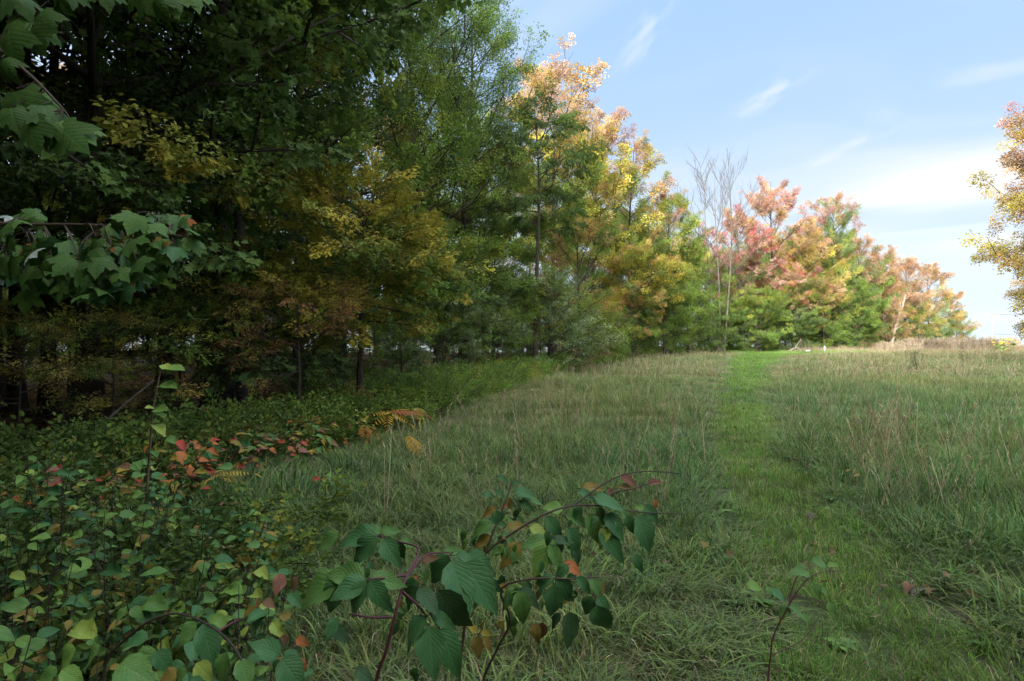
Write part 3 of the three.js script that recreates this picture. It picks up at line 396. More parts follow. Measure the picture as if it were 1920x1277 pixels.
// trees and saplings deeper in the wood, nothing of which can be told apart but trunks and leaf
const topLine = (px) => table([[0, -900], [880, -200], [960, 20], [985, 130], [1090, 160], [1160, 210], [1225, 290], [1260, 380], [1300, 430], [1400, 400], [1500, 380], [1600, 400], [1660, 480], [1770, 540], [1830, 600]], px);
{
  const r = rngOf(4242), rr = (a, b) => lerp(a, b, r());
  const placed = [];
  const spot = (d0, d1, o0, o1, gap) => { for (let k = 0; k < 60; k++) { const d = d0 + (d1 - d0) * Math.pow(r(), 0.8), x = woodsEdge(d) - rr(o0, o1); if (Math.abs(x) > 0.95 * d + 9) continue; if (placed.every((q) => Math.hypot(q[0] - x, q[1] - d) > gap)) { placed.push([x, d]); return { x, d, px: CX + x / Math.max(d, 1) * F }; } } return null; };
  const capped = (s, R, H) => { let py = -1e9; for (const k of [-1, -0.5, 0, 0.5, 1]) py = Math.max(py, topLine(s.px + k * R * 0.8 / s.d * F)); return Math.min(H, topAt(py + 18, s.d) - height(s.x, -s.d)); };
  for (let k = 0; k < 78; k++) {
    const s = spot(6, 95, 4.5, 34, 2.6); if (!s) continue; const R = rr(2.8, 4.4), H = capped(s, R, s.d < 20 ? rr(18, 24) : rr(13, 20)); if (H < 6) continue;
    const y = r();
    makeTree({ name: 'woodland_tree', seed: 300 + k, x: s.x, z: -s.d, H, R, hb: H * (woodsEdge(s.d) - s.x > 13 ? rr(0.1, 0.25) : rr(0.28, 0.45)), kind: r() < 0.5 ? 'broad' : 'mapleFar', size: 1.15, leafy: 0.95, gap: 0.3, limbs: 18, subs: 4, per: 3, trunk: rr(0.09, 0.2), bark: r() < 0.3 ? BARK_GREY : BARK_DARK, low: y < 0.3 ? ['green', 'yelgreen'] : ['green', 'deep'], mid: y < 0.3 ? ['yelgreen', 'gold'] : ['green', 'bright'], top: y < 0.3 ? ['gold', 'peach'] : ['green', 'bright'], label: 'slender dark-trunked tree standing deep in the shaded wood', group: 'trees deep in the wood' });
  }
  for (let k = 0; k < 46; k++) {                                              // thicket closing the view under the far crowns
    const s = spot(54, 96, 0.8, 9, 1.0); if (!s) continue; const H = Math.min(rr(2.5, 5), capped(s, 2, 9)); if (H < 1.2) continue; const q = r() < 0.6 ? ['green', 'deep'] : ['green', 'bright'];
    makeTree({ name: 'understorey_sapling', seed: 700 + k, x: s.x, z: -s.d, H, R: rr(1.6, 2.4), hb: 0.3, kind: 'broad', size: 1.1, limbs: 12, subs: 3, per: 3, rise: 0.3, trunk: 0.04, low: q, mid: q, top: [...q, 'bright'], category: 'sapling', label: 'dark leafy sapling filling the foot of the wood on the crest', group: 'saplings at the foot of the far wood' });
  }
  for (let k = 0; k < 136; k++) {
    const s = k < 92 ? spot(5, 70, 2.6, 22, 1.2) : spot(14, 46, 14, 46, 1.6); if (!s) continue; const deep = k >= 92, H = Math.min(deep ? rr(4.5, 8) : rr(2.4, 6.5), capped(s, 1.5, 9)), y = r(), q = y < 0.34 ? ['yelgreen', 'yellow'] : y < 0.40 ? ['ochre', 'yellow'] : ['green', 'deep'];
    makeTree({ name: 'understorey_sapling', seed: 500 + k, x: s.x, z: -s.d, H, R: deep ? rr(2.2, 3) : rr(1.0, 1.9), hb: H * (deep ? 0.08 : rr(0.12, 0.3)), kind: s.d < 16 ? (r() < 0.5 ? 'mapleMid' : 'ash') : 'mapleFar', size: 0.95, limbs: 14, subs: 3, per: 3, rise: 0.25, trunk: 0.025 + r() * 0.02, low: q, mid: [...q, 'bright'], top: q, category: 'sapling', label: 'small leafy sapling growing in the shade under the trees', group: 'saplings under the trees' });
  }
}

// the wood goes on behind and to the left of the camera; it reads as one mass and shades the meadow
{
  const g = new THREE.Group(), r = rngOf(77), rr = (a, b) => lerp(a, b, r()), wood = new Acc(), items = [], o = { low: ['green'], mid: ['green', 'deep'], top: ['green', 'bright'] };
  const one = (x, d, H, R) => {
    const y0 = height(x, -d), c = crownColour(o, r, x + d), hb = H * 0.03; wood.tube([V(x, y0 - 0.2, -d), V(x + rr(-0.4, 0.4), y0 + H * 0.5, -d), V(x + rr(-0.6, 0.6), y0 + H * 0.95, -d)], [0.25, 0.17, 0.03], 7);
    for (let k = 0; k < 190; k++) { const t = r(), a = r() * 6.283, q = R * Math.max(0.75, PROFILE.egg(t)) * Math.sqrt(rr(0.08, 1)), p = V(x + Math.cos(a) * q, y0 + lerp(hb, H, t), -d + Math.sin(a) * q); items.push({ m: sprayMatrix(p, V(Math.cos(a), rr(-0.2, 0.5), Math.sin(a)), V(rr(-0.5, 0.5), 1, rr(-0.5, 0.5)), rr(1.6, 2.2)), c: c(p, t) }); }
  };
  for (let x = -46; x <= 44; x += 5.4) for (const d of [-20, -26]) one(x + rr(-1.5, 1.5) + (d === -26 ? 2.7 : 0), d + rr(-1.5, 1.5), rr(25, 27.5), rr(3.6, 4.4));
  for (let d = 8; d > -3; d -= 4.4) for (let k = 0; k < 4; k++) one(-0.95 * Math.max(d, 0) - 11 - k * 5 + rr(-1.2, 1.2), d + rr(-1.2, 1.2), rr(16, 21), rr(3.0, 3.8));
  for (let d = -2.5; d > -12; d -= 4.6) for (let k = 0; k < 5; k++) one(woodsEdge(d) - 4.5 - k * 5 + rr(-1.4, 1.4), d + rr(-1.5, 1.5), rr(18, 23), rr(3.4, 4.2));
  g.add(mesh('trunk', wood.build(), BARK_DARK)); crownMeshes(g, 'broad', items, 0);
  stuff(g, 'woodland', 'wood closing the meadow behind the camera');
}

// ------------------------------------------------------------------ grass: tufts of curved blades
function makeTuft(seed, o) {
  const r = rngOf(seed), rr = (a, b) => lerp(a, b, r()), acc = new Acc(), { n, rad, h, w, bend, straw = 0.15, seg = 4, stalks = 0, stalkH = [0.5, 0.7], tint = [[0.18, 0.255, 0.066], [0.215, 0.27, 0.075], [0.14, 0.225, 0.078]] } = o;
  const comb = r() * 6.28;
  for (let k = 0; k < n; k++) {
    const a = r() * 6.283, q = rad * Math.sqrt(r()), b = V(Math.cos(a) * q, 0, Math.sin(a) * q), az = r() < 0.6 ? a + rr(-0.9, 0.9) : comb + rr(-0.8, 0.8), H = rr(h[0], h[1]), W = rr(w[0], w[1]) * 0.5, be = rr(bend[0], bend[1]);
    const out = V(Math.cos(az), 0, Math.sin(az)), side = V(-out.z, 0, out.x), isStraw = r() < straw, t0 = isStraw ? pick([[0.38, 0.30, 0.17], [0.27, 0.20, 0.11], [0.46, 0.38, 0.24]], r) : pick(tint, r), v = rr(0.55, 1.4);
    let p = b.clone(), ang = rr(0.02, 0.35), pl = null, cl = null, tw = rr(-0.5, 0.5);
    for (let s = 0; s <= seg; s++) {
      const f = s / seg, wd = W * (1 - f * f * 0.95) * (s === 0 ? 0.7 : 1), sd = side.clone().applyAxisAngle(V(0, 1, 0), tw * f), L = p.clone().addScaledVector(sd, -wd), R = p.clone().addScaledVector(sd, wd);
      const k2 = v * lerp(0.8, 1.12, f), pale = isStraw ? 0 : (1 - f) * (1 - f) * 0.25, c = [t0[0] * k2 + pale * 0.10, t0[1] * k2 + pale * 0.06, t0[2] * k2 + pale * 0.03];
      L.col = R.col = c;
      if (s) { acc.tri(pl[0], pl[1], R); if (s < seg) acc.tri(pl[0], R, L); }
      pl = [L, R]; ang += be / seg * (0.4 + f * 1.3); p = p.clone().addScaledVector(out, Math.sin(ang) * H / seg).add(V(0, Math.cos(ang) * H / seg, 0));
    }
  }
  const nStalk = Math.floor(stalks) + (r() < stalks % 1 ? 1 : 0);
  for (let k = 0; k < nStalk; k++) {                                        // seed stalks
    const a = r() * 6.283, q = rad * Math.sqrt(r()), b = V(Math.cos(a) * q, 0, Math.sin(a) * q), H = rr(stalkH[0], stalkH[1]), lean = V(rr(-0.4, 0.4), 1, rr(-0.4, 0.4)).normalize(), top = b.clone().addScaledVector(lean, H), m = b.clone().lerp(top, 0.5).add(V(0, 0.02, 0)), c = pick([[0.38, 0.30, 0.18], [0.30, 0.22, 0.13], [0.46, 0.38, 0.25], [0.24, 0.16, 0.11]], r), sd = V(-lean.z - 0.3, 0, lean.x + 0.4).normalize(), wq = o.stalkW ?? 0.0022;
    for (const [x, y] of [[b, m], [m, top]]) { acc.tri(x.clone().addScaledVector(sd, wq), x.clone().addScaledVector(sd, -wq), y.clone().addScaledVector(sd, -wq * 0.7), c); acc.tri(x.clone().addScaledVector(sd, wq), y.clone().addScaledVector(sd, -wq * 0.7), y.clone().addScaledVector(sd, wq * 0.7), c); }
    const hl = H * 0.2; for (let e = 0; e < 5; e++) { const u = top.clone().addScaledVector(lean, -hl + hl * e / 4), d = V(rr(-1, 1), 1.4, rr(-1, 1)).normalize(), s2 = V(rr(-1, 1), 0, rr(-1, 1)).normalize(); acc.tri(u.clone().addScaledVector(s2, wq * 2.4), u.clone().addScaledVector(s2, -wq * 2.4), u.clone().addScaledVector(d, hl * 0.45), c); }
  }
  return acc.build(false, false);
}
const tufts = {
  lush: { n: 34, rad: 0.13, h: [0.13, 0.40], w: [0.005, 0.0125], bend: [0.5, 2.4], straw: 0.10 },
  meadow: { n: 42, rad: 0.14, h: [0.11, 0.27], w: [0.0035, 0.007], bend: [0.3, 1.9], straw: 0.2, stalks: 0.15, stalkH: [0.25, 0.5] },
  far: { n: 40, rad: 0.24, h: [0.10, 0.27], w: [0.008, 0.015], bend: [0.2, 1.4], straw: 0.26, seg: 2, stalks: 1, stalkH: [0.25, 0.45], stalkW: 0.004 },
  short: { n: 46, rad: 0.13, h: [0.05, 0.14], w: [0.003, 0.006], bend: [0.4, 2.0], straw: 0.12, seg: 3, tint: [[0.17, 0.32, 0.05], [0.195, 0.33, 0.06], [0.14, 0.275, 0.055]] },
  shortFar: { n: 40, rad: 0.24, h: [0.06, 0.15], w: [0.008, 0.014], bend: [0.3, 1.4], straw: 0.08, seg: 2, tint: [[0.16, 0.305, 0.05], [0.18, 0.315, 0.06], [0.135, 0.265, 0.055]] },
  dry: { n: 16, rad: 0.12, h: [0.25, 0.5], w: [0.003, 0.006], bend: [0.1, 1.6], straw: 0.95, stalks: 4, stalkH: [0.55, 0.9], stalkW: 0.003 },
  stalk: { n: 5, rad: 0.10, h: [0.2, 0.45], w: [0.003, 0.006], bend: [0.4, 2.0], straw: 1, stalks: 4, stalkH: [0.4, 0.8], stalkW: 0.0026 },
  clump: { n: 46, rad: 0.12, h: [0.22, 0.50], w: [0.006, 0.013], bend: [0.6, 2.4], straw: 0.1 },
  tall: { n: 30, rad: 0.3, h: [0.5, 1.0], w: [0.01, 0.02], bend: [0.1, 0.8], straw: 1, seg: 3, stalks: 14, stalkH: [0.8, 1.35], stalkW: 0.008 },
};
const tuftG = {}; { let s = 900; for (const k in tufts) tuftG[k] = [0, 1, 2, 3, 4, 5].map(() => makeTuft(s++, tufts[k])); }
// patches of many tufts, about a cell wide, so that the meadow needs few copies
function makePatch(seed, kinds, cell, count, s0, s1) {
  const r = rngOf(seed), p = [], c = [], ix = [], m = new THREE.Matrix4(), q = new THREE.Quaternion(), e = new THREE.Euler(), v = V(0, 0, 0), n = Math.ceil(Math.sqrt(count));
  for (let k = 0; k < n * n; k++) {
    const kd = kinds[Math.floor(r() * kinds.length)], g = tuftG[kd][Math.floor(r() * 6)], s = lerp(s0, s1, r()), x = ((k % n + r()) / n - 0.5) * cell * 1.08, z = ((Math.floor(k / n) + r()) / n - 0.5) * cell * 1.08, t = lerp(0.8, 1.22, r()), w = lerp(0.92, 1.1, r());
    m.compose(V(x, lerp(-0.02, 0.01, r()), z), q.setFromEuler(e.set((r() - 0.5) * 0.3, r() * 6.283, (r() - 0.5) * 0.3)), V(s, s * lerp(0.75, 1.25, r()), s));
    const P = g.attributes.position, C = g.attributes.color, o = p.length / 3;
    for (let i = 0; i < P.count; i++) { v.fromBufferAttribute(P, i).applyMatrix4(m); p.push(v.x, v.y, v.z); c.push(C.getX(i) * t * w, C.getY(i) * t, C.getZ(i) * t / w); ix.push(o + i); }
  }
  const g = new THREE.BufferGeometry(); g.setAttribute('position', new THREE.Float32BufferAttribute(p, 3)); g.setAttribute('color', new THREE.Float32BufferAttribute(c, 3)); g.setIndex(ix); return g;
}
const patches = { lushP: [['lush'], 0.6, 25, 0.75, 1.2], mixP: [['lush', 'meadow'], 0.6, 22, 0.8, 1.2], meadowP: [['meadow'], 0.6, 20, 0.85, 1.25], meadowB: [['meadow'], 1.2, 42, 1.0, 1.5], farP: [['far'], 2.2, 44, 0.9, 1.35], shortP: [['short'], 0.5, 22, 0.8, 1.3], shortB: [['shortFar'], 1.4, 30, 0.8, 1.25] };
{ let s = 1900; for (const k in patches) tuftG[k] = (k === 'farP' || k === 'meadowB' ? [0, 1, 2, 3] : [0, 1, 2, 3, 4, 5]).map(() => makePatch(s++, ...patches[k])); }
const Q = new THREE.Quaternion(), E = new THREE.Euler();
function field(name, label, put) {                                          // put(add): add(kind, x, d, size, [r, g, b], tilt)
  const lists = {}, r = rngOf(name.length * 991 + 5), g = new THREE.Group();
  put((kind, x, d, size, c, tall = 1) => { const v = Math.floor(r() * tuftG[kind].length); (lists[kind + v] ??= { g: tuftG[kind][v], l: [] }).l.push([x, height(x, -d) + (kind.startsWith('short') ? 0.015 : -0.01), -d, r() * 6.283, size, tall, c]); }, r);
  for (const k in lists) {
    const { g: geo, l } = lists[k], im = new THREE.InstancedMesh(geo, GRASS, l.length), m = new THREE.Matrix4();
    l.forEach(([x, y, z, a, s, tall, c], i) => { const big = /[PB]\d/.test(k); if (big) { const u = 0.4, sx = Math.atan2(height(x + u, z) - height(x - u, z), 2 * u), sz = Math.atan2(height(x, z + u) - height(x, z - u), 2 * u); Q.setFromEuler(E.set(sz, 0, sx)).multiply(new THREE.Quaternion().setFromAxisAngle(V(0, 1, 0), Math.round(a / 1.5708) * 1.5708 + (r() - 0.5) * 0.5)); } else Q.setFromEuler(E.set((r() - 0.5) * 0.25, a, (r() - 0.5) * 0.25));
      m.compose(V(x, y, z), Q, V(s, s * tall, s)); im.setMatrixAt(i, m); im.setColorAt(i, lin(...c)); });
    im.name = 'blades'; im.userData.kind = 'stuff'; g.add(im);
  }
  return stuff(g, name, label);
}
// tone of the meadow: 0 fresh green, 1 dry brown
const dryness = (x, d) => clamp(0.30 + 0.75 * fbm2(x * 0.20 + 3, d * 0.14, 3, 31) + 0.25 * fbm2(x * 0.9, d * 0.7, 2, 8) + 0.10 * sstep(8, 26, d) - 0.34 * sstep(9, 2, d), 0, 1);
const inView = (x, d, m = 1.5) => Math.abs(x) < 0.9 * Math.max(d, 0) + m + 0.6;
field('meadow_grass', 'uncut meadow grass, green with dry straw, on both sides of the path', (add, r) => {
  const rr = (a, b) => lerp(a, b, r());
  const mask = (x, d) => { const e = x - woodsEdge(d) + 0.7 * noise3(x * 0.7, d * 0.7, 12); return e < 0 ? 0 : d > 57 && x < 26 ? 0 : 1 - onPath(x, d); };
  const tone = (x, d, v) => { const q = dryness(x, d), blue = sstep(0.2, -0.35, fbm2(x * 0.4, d * 0.35, 2, 70)) * (1 - q); return [v * lerp(0.90, 1.20, q) * (1 - 0.10 * blue), v * lerp(1.0, 1.06, q), v * lerp(0.94, 1.15, q) * (1 + 0.06 * blue)]; };
  const lay = (d0, d1, cell, dens, one, patch, s0, s1) => {
    for (let d = d0 + cell / 2; d < d1; d += cell) for (let x0 = -Math.ceil((0.9 * d1 + 2) / cell) * cell; x0 < 0.9 * d1 + 2; x0 += cell) {
      const x = x0 + rr(-0.1, 0.1) * cell, h = cell * 0.6; if (!inView(x, d, 1.5 + cell)) continue;
      const near = [mask(x - h, d - h), mask(x + h, d - h), mask(x - h, d + h), mask(x + h, d + h), mask(x, d)], lo = Math.min(...near), hi = Math.max(...near); if (hi < 0.1) continue;
      const soft = (x, d) => d > 57 ? 1 : lerp(0.5, 1, sstep(0.9, 2.6, Math.abs(x - pathX(d)) / pathW(d)));
  const clump = (px, pd) => soft(px, pd) * (0.74 + 0.46 * sstep(-0.5, 0.7, noise3(px * 0.9, pd * 0.9, 19))) * (0.9 + 0.2 * noise3(px * 0.3, pd * 0.3, 44));
      if (lo > 0.9) { const v = 1 + 0.12 * noise3(x * 1.1, d * 1.1, 2); add(patch(dryness(x, d)), x, d, 1, tone(x, d, v), clump(x, d)); continue; }
      for (let k = 0; k < cell * cell * dens; k++) { const px = x + rr(-0.5, 0.5) * cell, pd = d + rr(-0.5, 0.5) * cell, mk = mask(px, pd); if (mk < rr(0.1, 0.85)) continue; add(one(dryness(px, pd)), px, pd, rr(s0, s1), tone(px, pd, rr(0.85, 1.15)), rr(0.7, 1.1) * (0.5 + 0.5 * mk) * clump(px, pd)); }
    }
  };
  for (let k = 0; k < 900; k++) {                                           // coarse tufts standing out of the sward
    const d = 1.6 + 15 * Math.pow(r(), 1.2), x = rr(-0.75 * d - 0.5, 0.95 * d + 0.8), pw = Math.abs(x - pathX(d)) / pathW(d); if (mask(x, d) < 0.95 || pw < 1.7) continue; if (noise3(x * 0.5, d * 0.5, 91) + 0.35 * sstep(0, 2, x - pathX(d)) < rr(-0.1, 0.6)) continue;
    const v = rr(0.6, 1.05), t = tone(x, d, v); add('clump', x, d, rr(0.7, 1.25), [t[0] * rr(0.75, 0.95), t[1], t[2] * rr(1.0, 1.3)], rr(0.7, 1.15));
  }
  lay(-1.2, 10.2, 0.6, 60, (q) => r() > q * 1.4 - 0.05 ? 'lush' : 'meadow', (q) => q < 0.2 ? 'lushP' : q < 0.5 ? 'mixP' : 'meadowP', 0.8, 1.2);
  lay(10.2, 21, 1.2, 26, () => 'meadow', () => 'meadowB', 1.0, 1.4);
  lay(21, 67, 2.2, 9, () => 'far', () => 'farP', 0.95, 1.3);
});
field('path_grass', 'short bright green turf of the trodden path', (add, r) => {
  const rr = (a, b) => lerp(a, b, r());
  for (let d = -1; d < 57; d += d < 14 ? 0.5 : 1.4) {
    const cell = d < 14 ? 0.5 : 1.4, w = pathW(d) * 1.5;
    for (let x = pathX(d) - w; x < pathX(d) + w; x += cell) {
      const px = x + rr(-0.1, 0.1), p = onPath(px, d), bare = sstep(0.06, 0.4, fbm2(px * 2.2, d * 0.8, 3, 66)) * sstep(9, 4, d);
      if (p > 0.6 && bare < 0.25) { const v = 1 + 0.15 * noise3(px, d, 7); add(d < 14 ? 'shortP' : 'shortB', px, d, 1, [v, v, v], rr(0.8, 1.1)); continue; }
      for (let k = 0; k < (d < 14 ? 11 : 20); k++) { const qx = px + rr(-0.5, 0.5) * cell, qd = d + rr(-0.5, 0.5) * cell, mk = onPath(qx, qd); if (mk < rr(0.05, 0.6) || r() < bare * 0.55) continue; const v = rr(0.8, 1.15); add(d < 14 ? 'short' : 'shortFar', qx, qd, rr(0.8, 1.3), [v, v, v], rr(0.6, 1.3)); }
    }
  }
  for (let k = 0; k < 2600; k++) { const d = rr(54.5, 66), x = rr(16, 36) + (d - 58) * 0.6; if (x < woodsEdge(d) - 0.5) continue; const v = rr(0.85, 1.15); add('shortFar', x, d, rr(1.1, 1.6), [v, v, v], rr(0.8, 1.4)); }     // mown grass at the top of the rise
});
field('dry_grass', 'tall straw-coloured grass along the crest and in tufts in the meadow', (add, r) => {
  const rr = (a, b) => lerp(a, b, r());
  for (let k = 0; k < 700; k++) { const d = rr(58.5, 64), x = rr(37.5, 51) + (d - 60); const v = rr(0.9, 1.25); add('tall', x, d, rr(0.8, 1.15), [v * 0.95, v, v * 1.1], rr(0.8, 1.15) * (x < 41 ? 0.7 : 1)); }
  for (let k = 0; k < 260; k++) { const d = rr(58, 62), x = rr(51, 62); const v = rr(0.9, 1.2); add('tall', x, d, rr(0.5, 0.8), [v * 1.1, v * 1.05, v * 0.8], rr(0.6, 0.9)); }
  for (let k = 0; k < 120; k++) { const d = rr(57.5, 61), x = rr(29, 38); const v = rr(0.7, 1.1); add('tall', x, d, rr(0.4, 0.6), [v * 0.95, v, v], rr(0.6, 1.0)); }
  for (let k = 0; k < 10; k++) { const a = at(lerp(1575, 1700, r()), rr(872, 900), 1), d = rr(6.8, 8.4), x = a.x * d; add('dry', x, d, rr(0.8, 1.15), [1.35, 1.3, 1.2], rr(0.8, 1.15)); }
  for (let k = 0; k < 900; k++) { const d = 5 + 40 * Math.pow(r(), 1.35), x = rr(-0.6 * d, 0.95 * d); if (x < woodsEdge(d) + 0.5 || Math.abs(x - pathX(d)) < pathW(d) * 1.3) continue; if (noise3(x * 0.4, d * 0.35, 55) + 0.3 * sstep(0, 3, x - pathX(d)) < rr(-0.3, 0.5)) continue; const v = rr(0.85, 1.5); add('stalk', x, d, rr(0.7, 1.1) * (d > 18 ? 1.25 : 1), [v, v * 0.98, v * 0.95], rr(0.7, 1.2)); }
});

// ------------------------------------------------------------------ undergrowth between the grass and the trunks, and the litter of the wood
const UNDER = { low: ['green', 'deep'], mid: ['green', 'bright', 'green'], top: ['green', 'bright'] };
{
  const r = rngOf(31), rr = (a, b) => lerp(a, b, r()), near = [], far = [];
  const tint = (x, d) => {
    const n = noise3(x * 0.9, d * 0.9, 61), k = r();
    let c = 'green'; if (n > 0.1 && k < 0.5) c = 'bright'; if (k > 0.93) c = 'yelgreen'; if (k < 0.03) c = 'ochre';
    const q = pick(PAL[c], r), v = rr(0.7, 1.3) * lerp(0.85, 1.15, sstep(6, 13, d)); return lin(q[0] * v, q[1] * v, q[2] * v);
  };
  for (let k = 0; k < 15000; k++) {
    const d = 2.2 + 62 * Math.pow(r(), 1.8), w = lerp(1.5, 2.8, sstep(4, 16, d)), off = rr(-0.35, w), x = woodsEdge(d) - off; if (!inView(x, d, 2.5)) continue;
    if (off > 0.9 && r() < sstep(0.9, w, off) * 0.9) continue;
    const dir = V(rr(-0.8, 0.8), rr(0.35, 1), rr(-0.8, 0.8)), hgt = rr(0, 0.20) * sstep(-0.4, 0.6, off), p = V(x, height(x, -d) + hgt, -d);
    (d < 11 ? near : far).push({ m: sprayMatrix(p, dir, V(rr(-1, 1), 1, rr(-1, 1)), d < 11 ? rr(0.7, 1.1) : rr(0.4, 0.8)), c: tint(x, d) });
  }
  for (let k = 0; k < 620; k++) { const d = 1.1 + 3.2 * r(), x = rr(-0.92 * d - 0.5, Math.min(-0.28 * d - 0.12, -0.3)); if (x > woodsEdge(d) + 3.3) continue; near.push({ m: sprayMatrix(V(x, height(x, -d) + rr(0.0, 0.42), -d), V(rr(-1, 1), rr(0.1, 0.9), rr(-1, 1)), V(rr(-1, 1), 1, rr(-1, 1)), rr(0.45, 0.8)), c: tint(x, d) }); }
  const g = new THREE.Group();
  crownMeshes(g, 'shrubNear', near.filter((_, i) => i % 2), 0, 'leaves'); crownMeshes(g, 'shrubNear', near.filter((_, i) => !(i % 2)), 1, 'leaves'); crownMeshes(g, 'shrub', far, 2, 'leaves');
  stuff(g, 'undergrowth', 'low leafy undergrowth along the foot of the wood');
  const lit = new Acc(); for (let k = 0; k < 26; k++) { const a = r() * 6.283, q = 0.4 * Math.sqrt(r()); leafTris(lit, V(Math.cos(a) * q, 0.02 + r() * 0.03, Math.sin(a) * q), V(rr(-1, 1), rr(-0.2, 0.2), rr(-1, 1)).normalize(), V(rr(-0.5, 0.5), 1, rr(-0.5, 0.5)).normalize(), rr(0.07, 0.12), 0.9, 'round', 0.3, pick([[0.16, 0.09, 0.04], [0.22, 0.13, 0.05], [0.10, 0.06, 0.03], [0.30, 0.20, 0.06]], r)); }
  const lg = lit.build(false, false), spots = [];
  for (let k = 0; k < 5000; k++) { const d = 2 + 45 * Math.pow(r(), 1.3), x = woodsEdge(d) - rr(0.8, 16); if (inView(x, d, 3)) spots.push([x, d]); }
  const im = new THREE.InstancedMesh(lg, LEAF, spots.length), m = new THREE.Matrix4();
  spots.forEach(([x, d], i) => { const s = rr(0.8, 1.4); im.setMatrixAt(i, m.compose(V(x, height(x, -d), -d), Q.setFromEuler(E.set(0, r() * 6.283, 0)), V(s, s, s))); const v = rr(0.6, 1.3); im.setColorAt(i, lin(v, v, v)); });
  stuff(im, 'fallen_leaves', 'brown leaf litter on the floor of the wood');
}

// ------------------------------------------------------------------ near plants, leaf by leaf
// a leaf of unit length along +z, face up (+y)
function broadLeaf({ wide = 0.6, pow = 0.85, tip = 0.3, fold = 0.25, curl = 0.25, twist = 0, wave = 0, nl = 6, serr = 0 }) {
  const p = [], t = [], ix = [];
  for (let j = 0; j <= nl; j++) {
    const v = j / nl, w = wide * 0.5 * Math.pow(Math.max(0, Math.sin(Math.PI * Math.pow(v, pow))), 0.8) * (1 - tip * v * v) * (1 + (j % 2 ? serr : -serr));
    for (let k = 0; k < 5; k++) { const u = (k - 2) / 2, x = u * w, y = Math.abs(x) * fold - curl * v * v + wave * Math.sin(v * 9 + u * 2) * Math.abs(u) * w, a = twist * v; p.push(x * Math.cos(a) - y * Math.sin(a) * 0.5, y + x * Math.sin(a), v); t.push(0.5 + u * 0.5, v); }
  }
  for (let j = 0; j < nl; j++) for (let k = 0; k < 4; k++) { const a = j * 5 + k, b = a + 5; ix.push(a, b, a + 1, a + 1, b, b + 1); }
  const g = new THREE.BufferGeometry(); g.setAttribute('position', new THREE.Float32BufferAttribute(p, 3)); g.setAttribute('uv', new THREE.Float32BufferAttribute(t, 2)); g.setIndex(ix); g.computeVertexNormals(); return g;
}
function mapleLeaf(curl, fold, skew) {
  const half = [[0.10, 0.02], [0.27, -0.06], [0.46, 0.06], [0.40, 0.17], [0.50, 0.28], [0.60, 0.40], [0.68, 0.60], [0.50, 0.57], [0.42, 0.66], [0.26, 0.54], [0.25, 0.70], [0.15, 0.80]], pts = [[0, 0], ...half, [0, 1.02], ...half.slice().reverse().map(([x, y]) => [-x, y])];
  const p = [], t = [], ix = [], put = (x, y) => { const r2 = x * x + (y - 0.3) * (y - 0.3); p.push(x, Math.abs(x) * fold - curl * r2 + skew * x * y, y); t.push(0.5 + x * 0.7, clamp(y, 0.02, 0.98)); };
  put(0, 0.3); pts.forEach(([x, y]) => put(x * 0.5, 0.3 + (y - 0.3) * 0.5)); pts.forEach(([x, y]) => put(x, y));
  const n = pts.length; for (let k = 0; k < n; k++) { const a = 1 + k, b = 1 + (k + 1) % n, c = a + n, d = b + n; ix.push(0, b, a, a, b, c, b, d, c); }
  const g = new THREE.BufferGeometry(); g.setAttribute('position', new THREE.Float32BufferAttribute(p, 3)); g.setAttribute('uv', new THREE.Float32BufferAttribute(t, 2)); g.setIndex(ix); g.computeVertexNormals(); return g;
}
const LG = {
  bramble: [0, 1, 2, 3].map((k) => broadLeaf({ wide: 0.60, pow: 0.72, tip: 0.45, fold: 0.22 + 0.1 * (k % 2), curl: 0.15 + 0.14 * k, wave: 0.14, twist: (k - 1.5) * 0.25, nl: 11, serr: 0.05 })),
  oval: [0, 1, 2, 3].map((k) => broadLeaf({ wide: 0.66, pow: 0.80, tip: 0.34, fold: 0.2 + 0.15 * (k % 2), curl: 0.1 + 0.14 * k, twist: (k - 1.5) * 0.2, wave: 0.12 })),
  curled: [0, 1, 2].map((k) => broadLeaf({ wide: 0.6 + 0.12 * k, pow: 0.85, tip: 0.15, fold: 0.5 + 0.2 * k, curl: 0.55 - 0.3 * k, twist: 0.7 - 0.6 * k, wave: 0.3, serr: 0.05 })),
  narrow: [0, 1].map((k) => broadLeaf({ wide: 0.4, pow: 0.9, tip: 0.2, fold: 0.3, curl: 0.3 + 0.2 * k })),
  maple: [0, 1, 2, 3].map((k) => mapleLeaf(0.25 + 0.16 * k, -0.08 + 0.12 * (k % 3), (k - 1.5) * 0.2)),
};
const LM = {
  blue: BIGLEAF(0.064, 0.175, 0.062), blue2: BIGLEAF(0.050, 0.145, 0.046), green: BIGLEAF(0.10, 0.21, 0.052), fresh: BIGLEAF(0.16, 0.29, 0.06), lime: BIGLEAF(0.29, 0.38, 0.075), dark: BIGLEAF(0.045, 0.10, 0.038),
  yellow: BIGLEAF(0.36, 0.28, 0.05, 0.3), ochre: BIGLEAF(0.24, 0.18, 0.045, 0.3), orange: BIGLEAF(0.42, 0.15, 0.05, 0.3), red: BIGLEAF(0.40, 0.075, 0.05, 0.3), dusty: BIGLEAF(0.26, 0.12, 0.09, 0.2), brown: BIGLEAF(0.20, 0.115, 0.065, 0.2), mgreen: BIGLEAF(0.085, 0.165, 0.036, 0.25), mdark: BIGLEAF(0.055, 0.115, 0.028, 0.25), mmid: BIGLEAF(0.068, 0.14, 0.034, 0.25), grey: BIGLEAF(0.30, 0.26, 0.25, 0.2), pale: BIGLEAF(0.36, 0.42, 0.38, 0.3),
};
const leafM = new THREE.Matrix4();
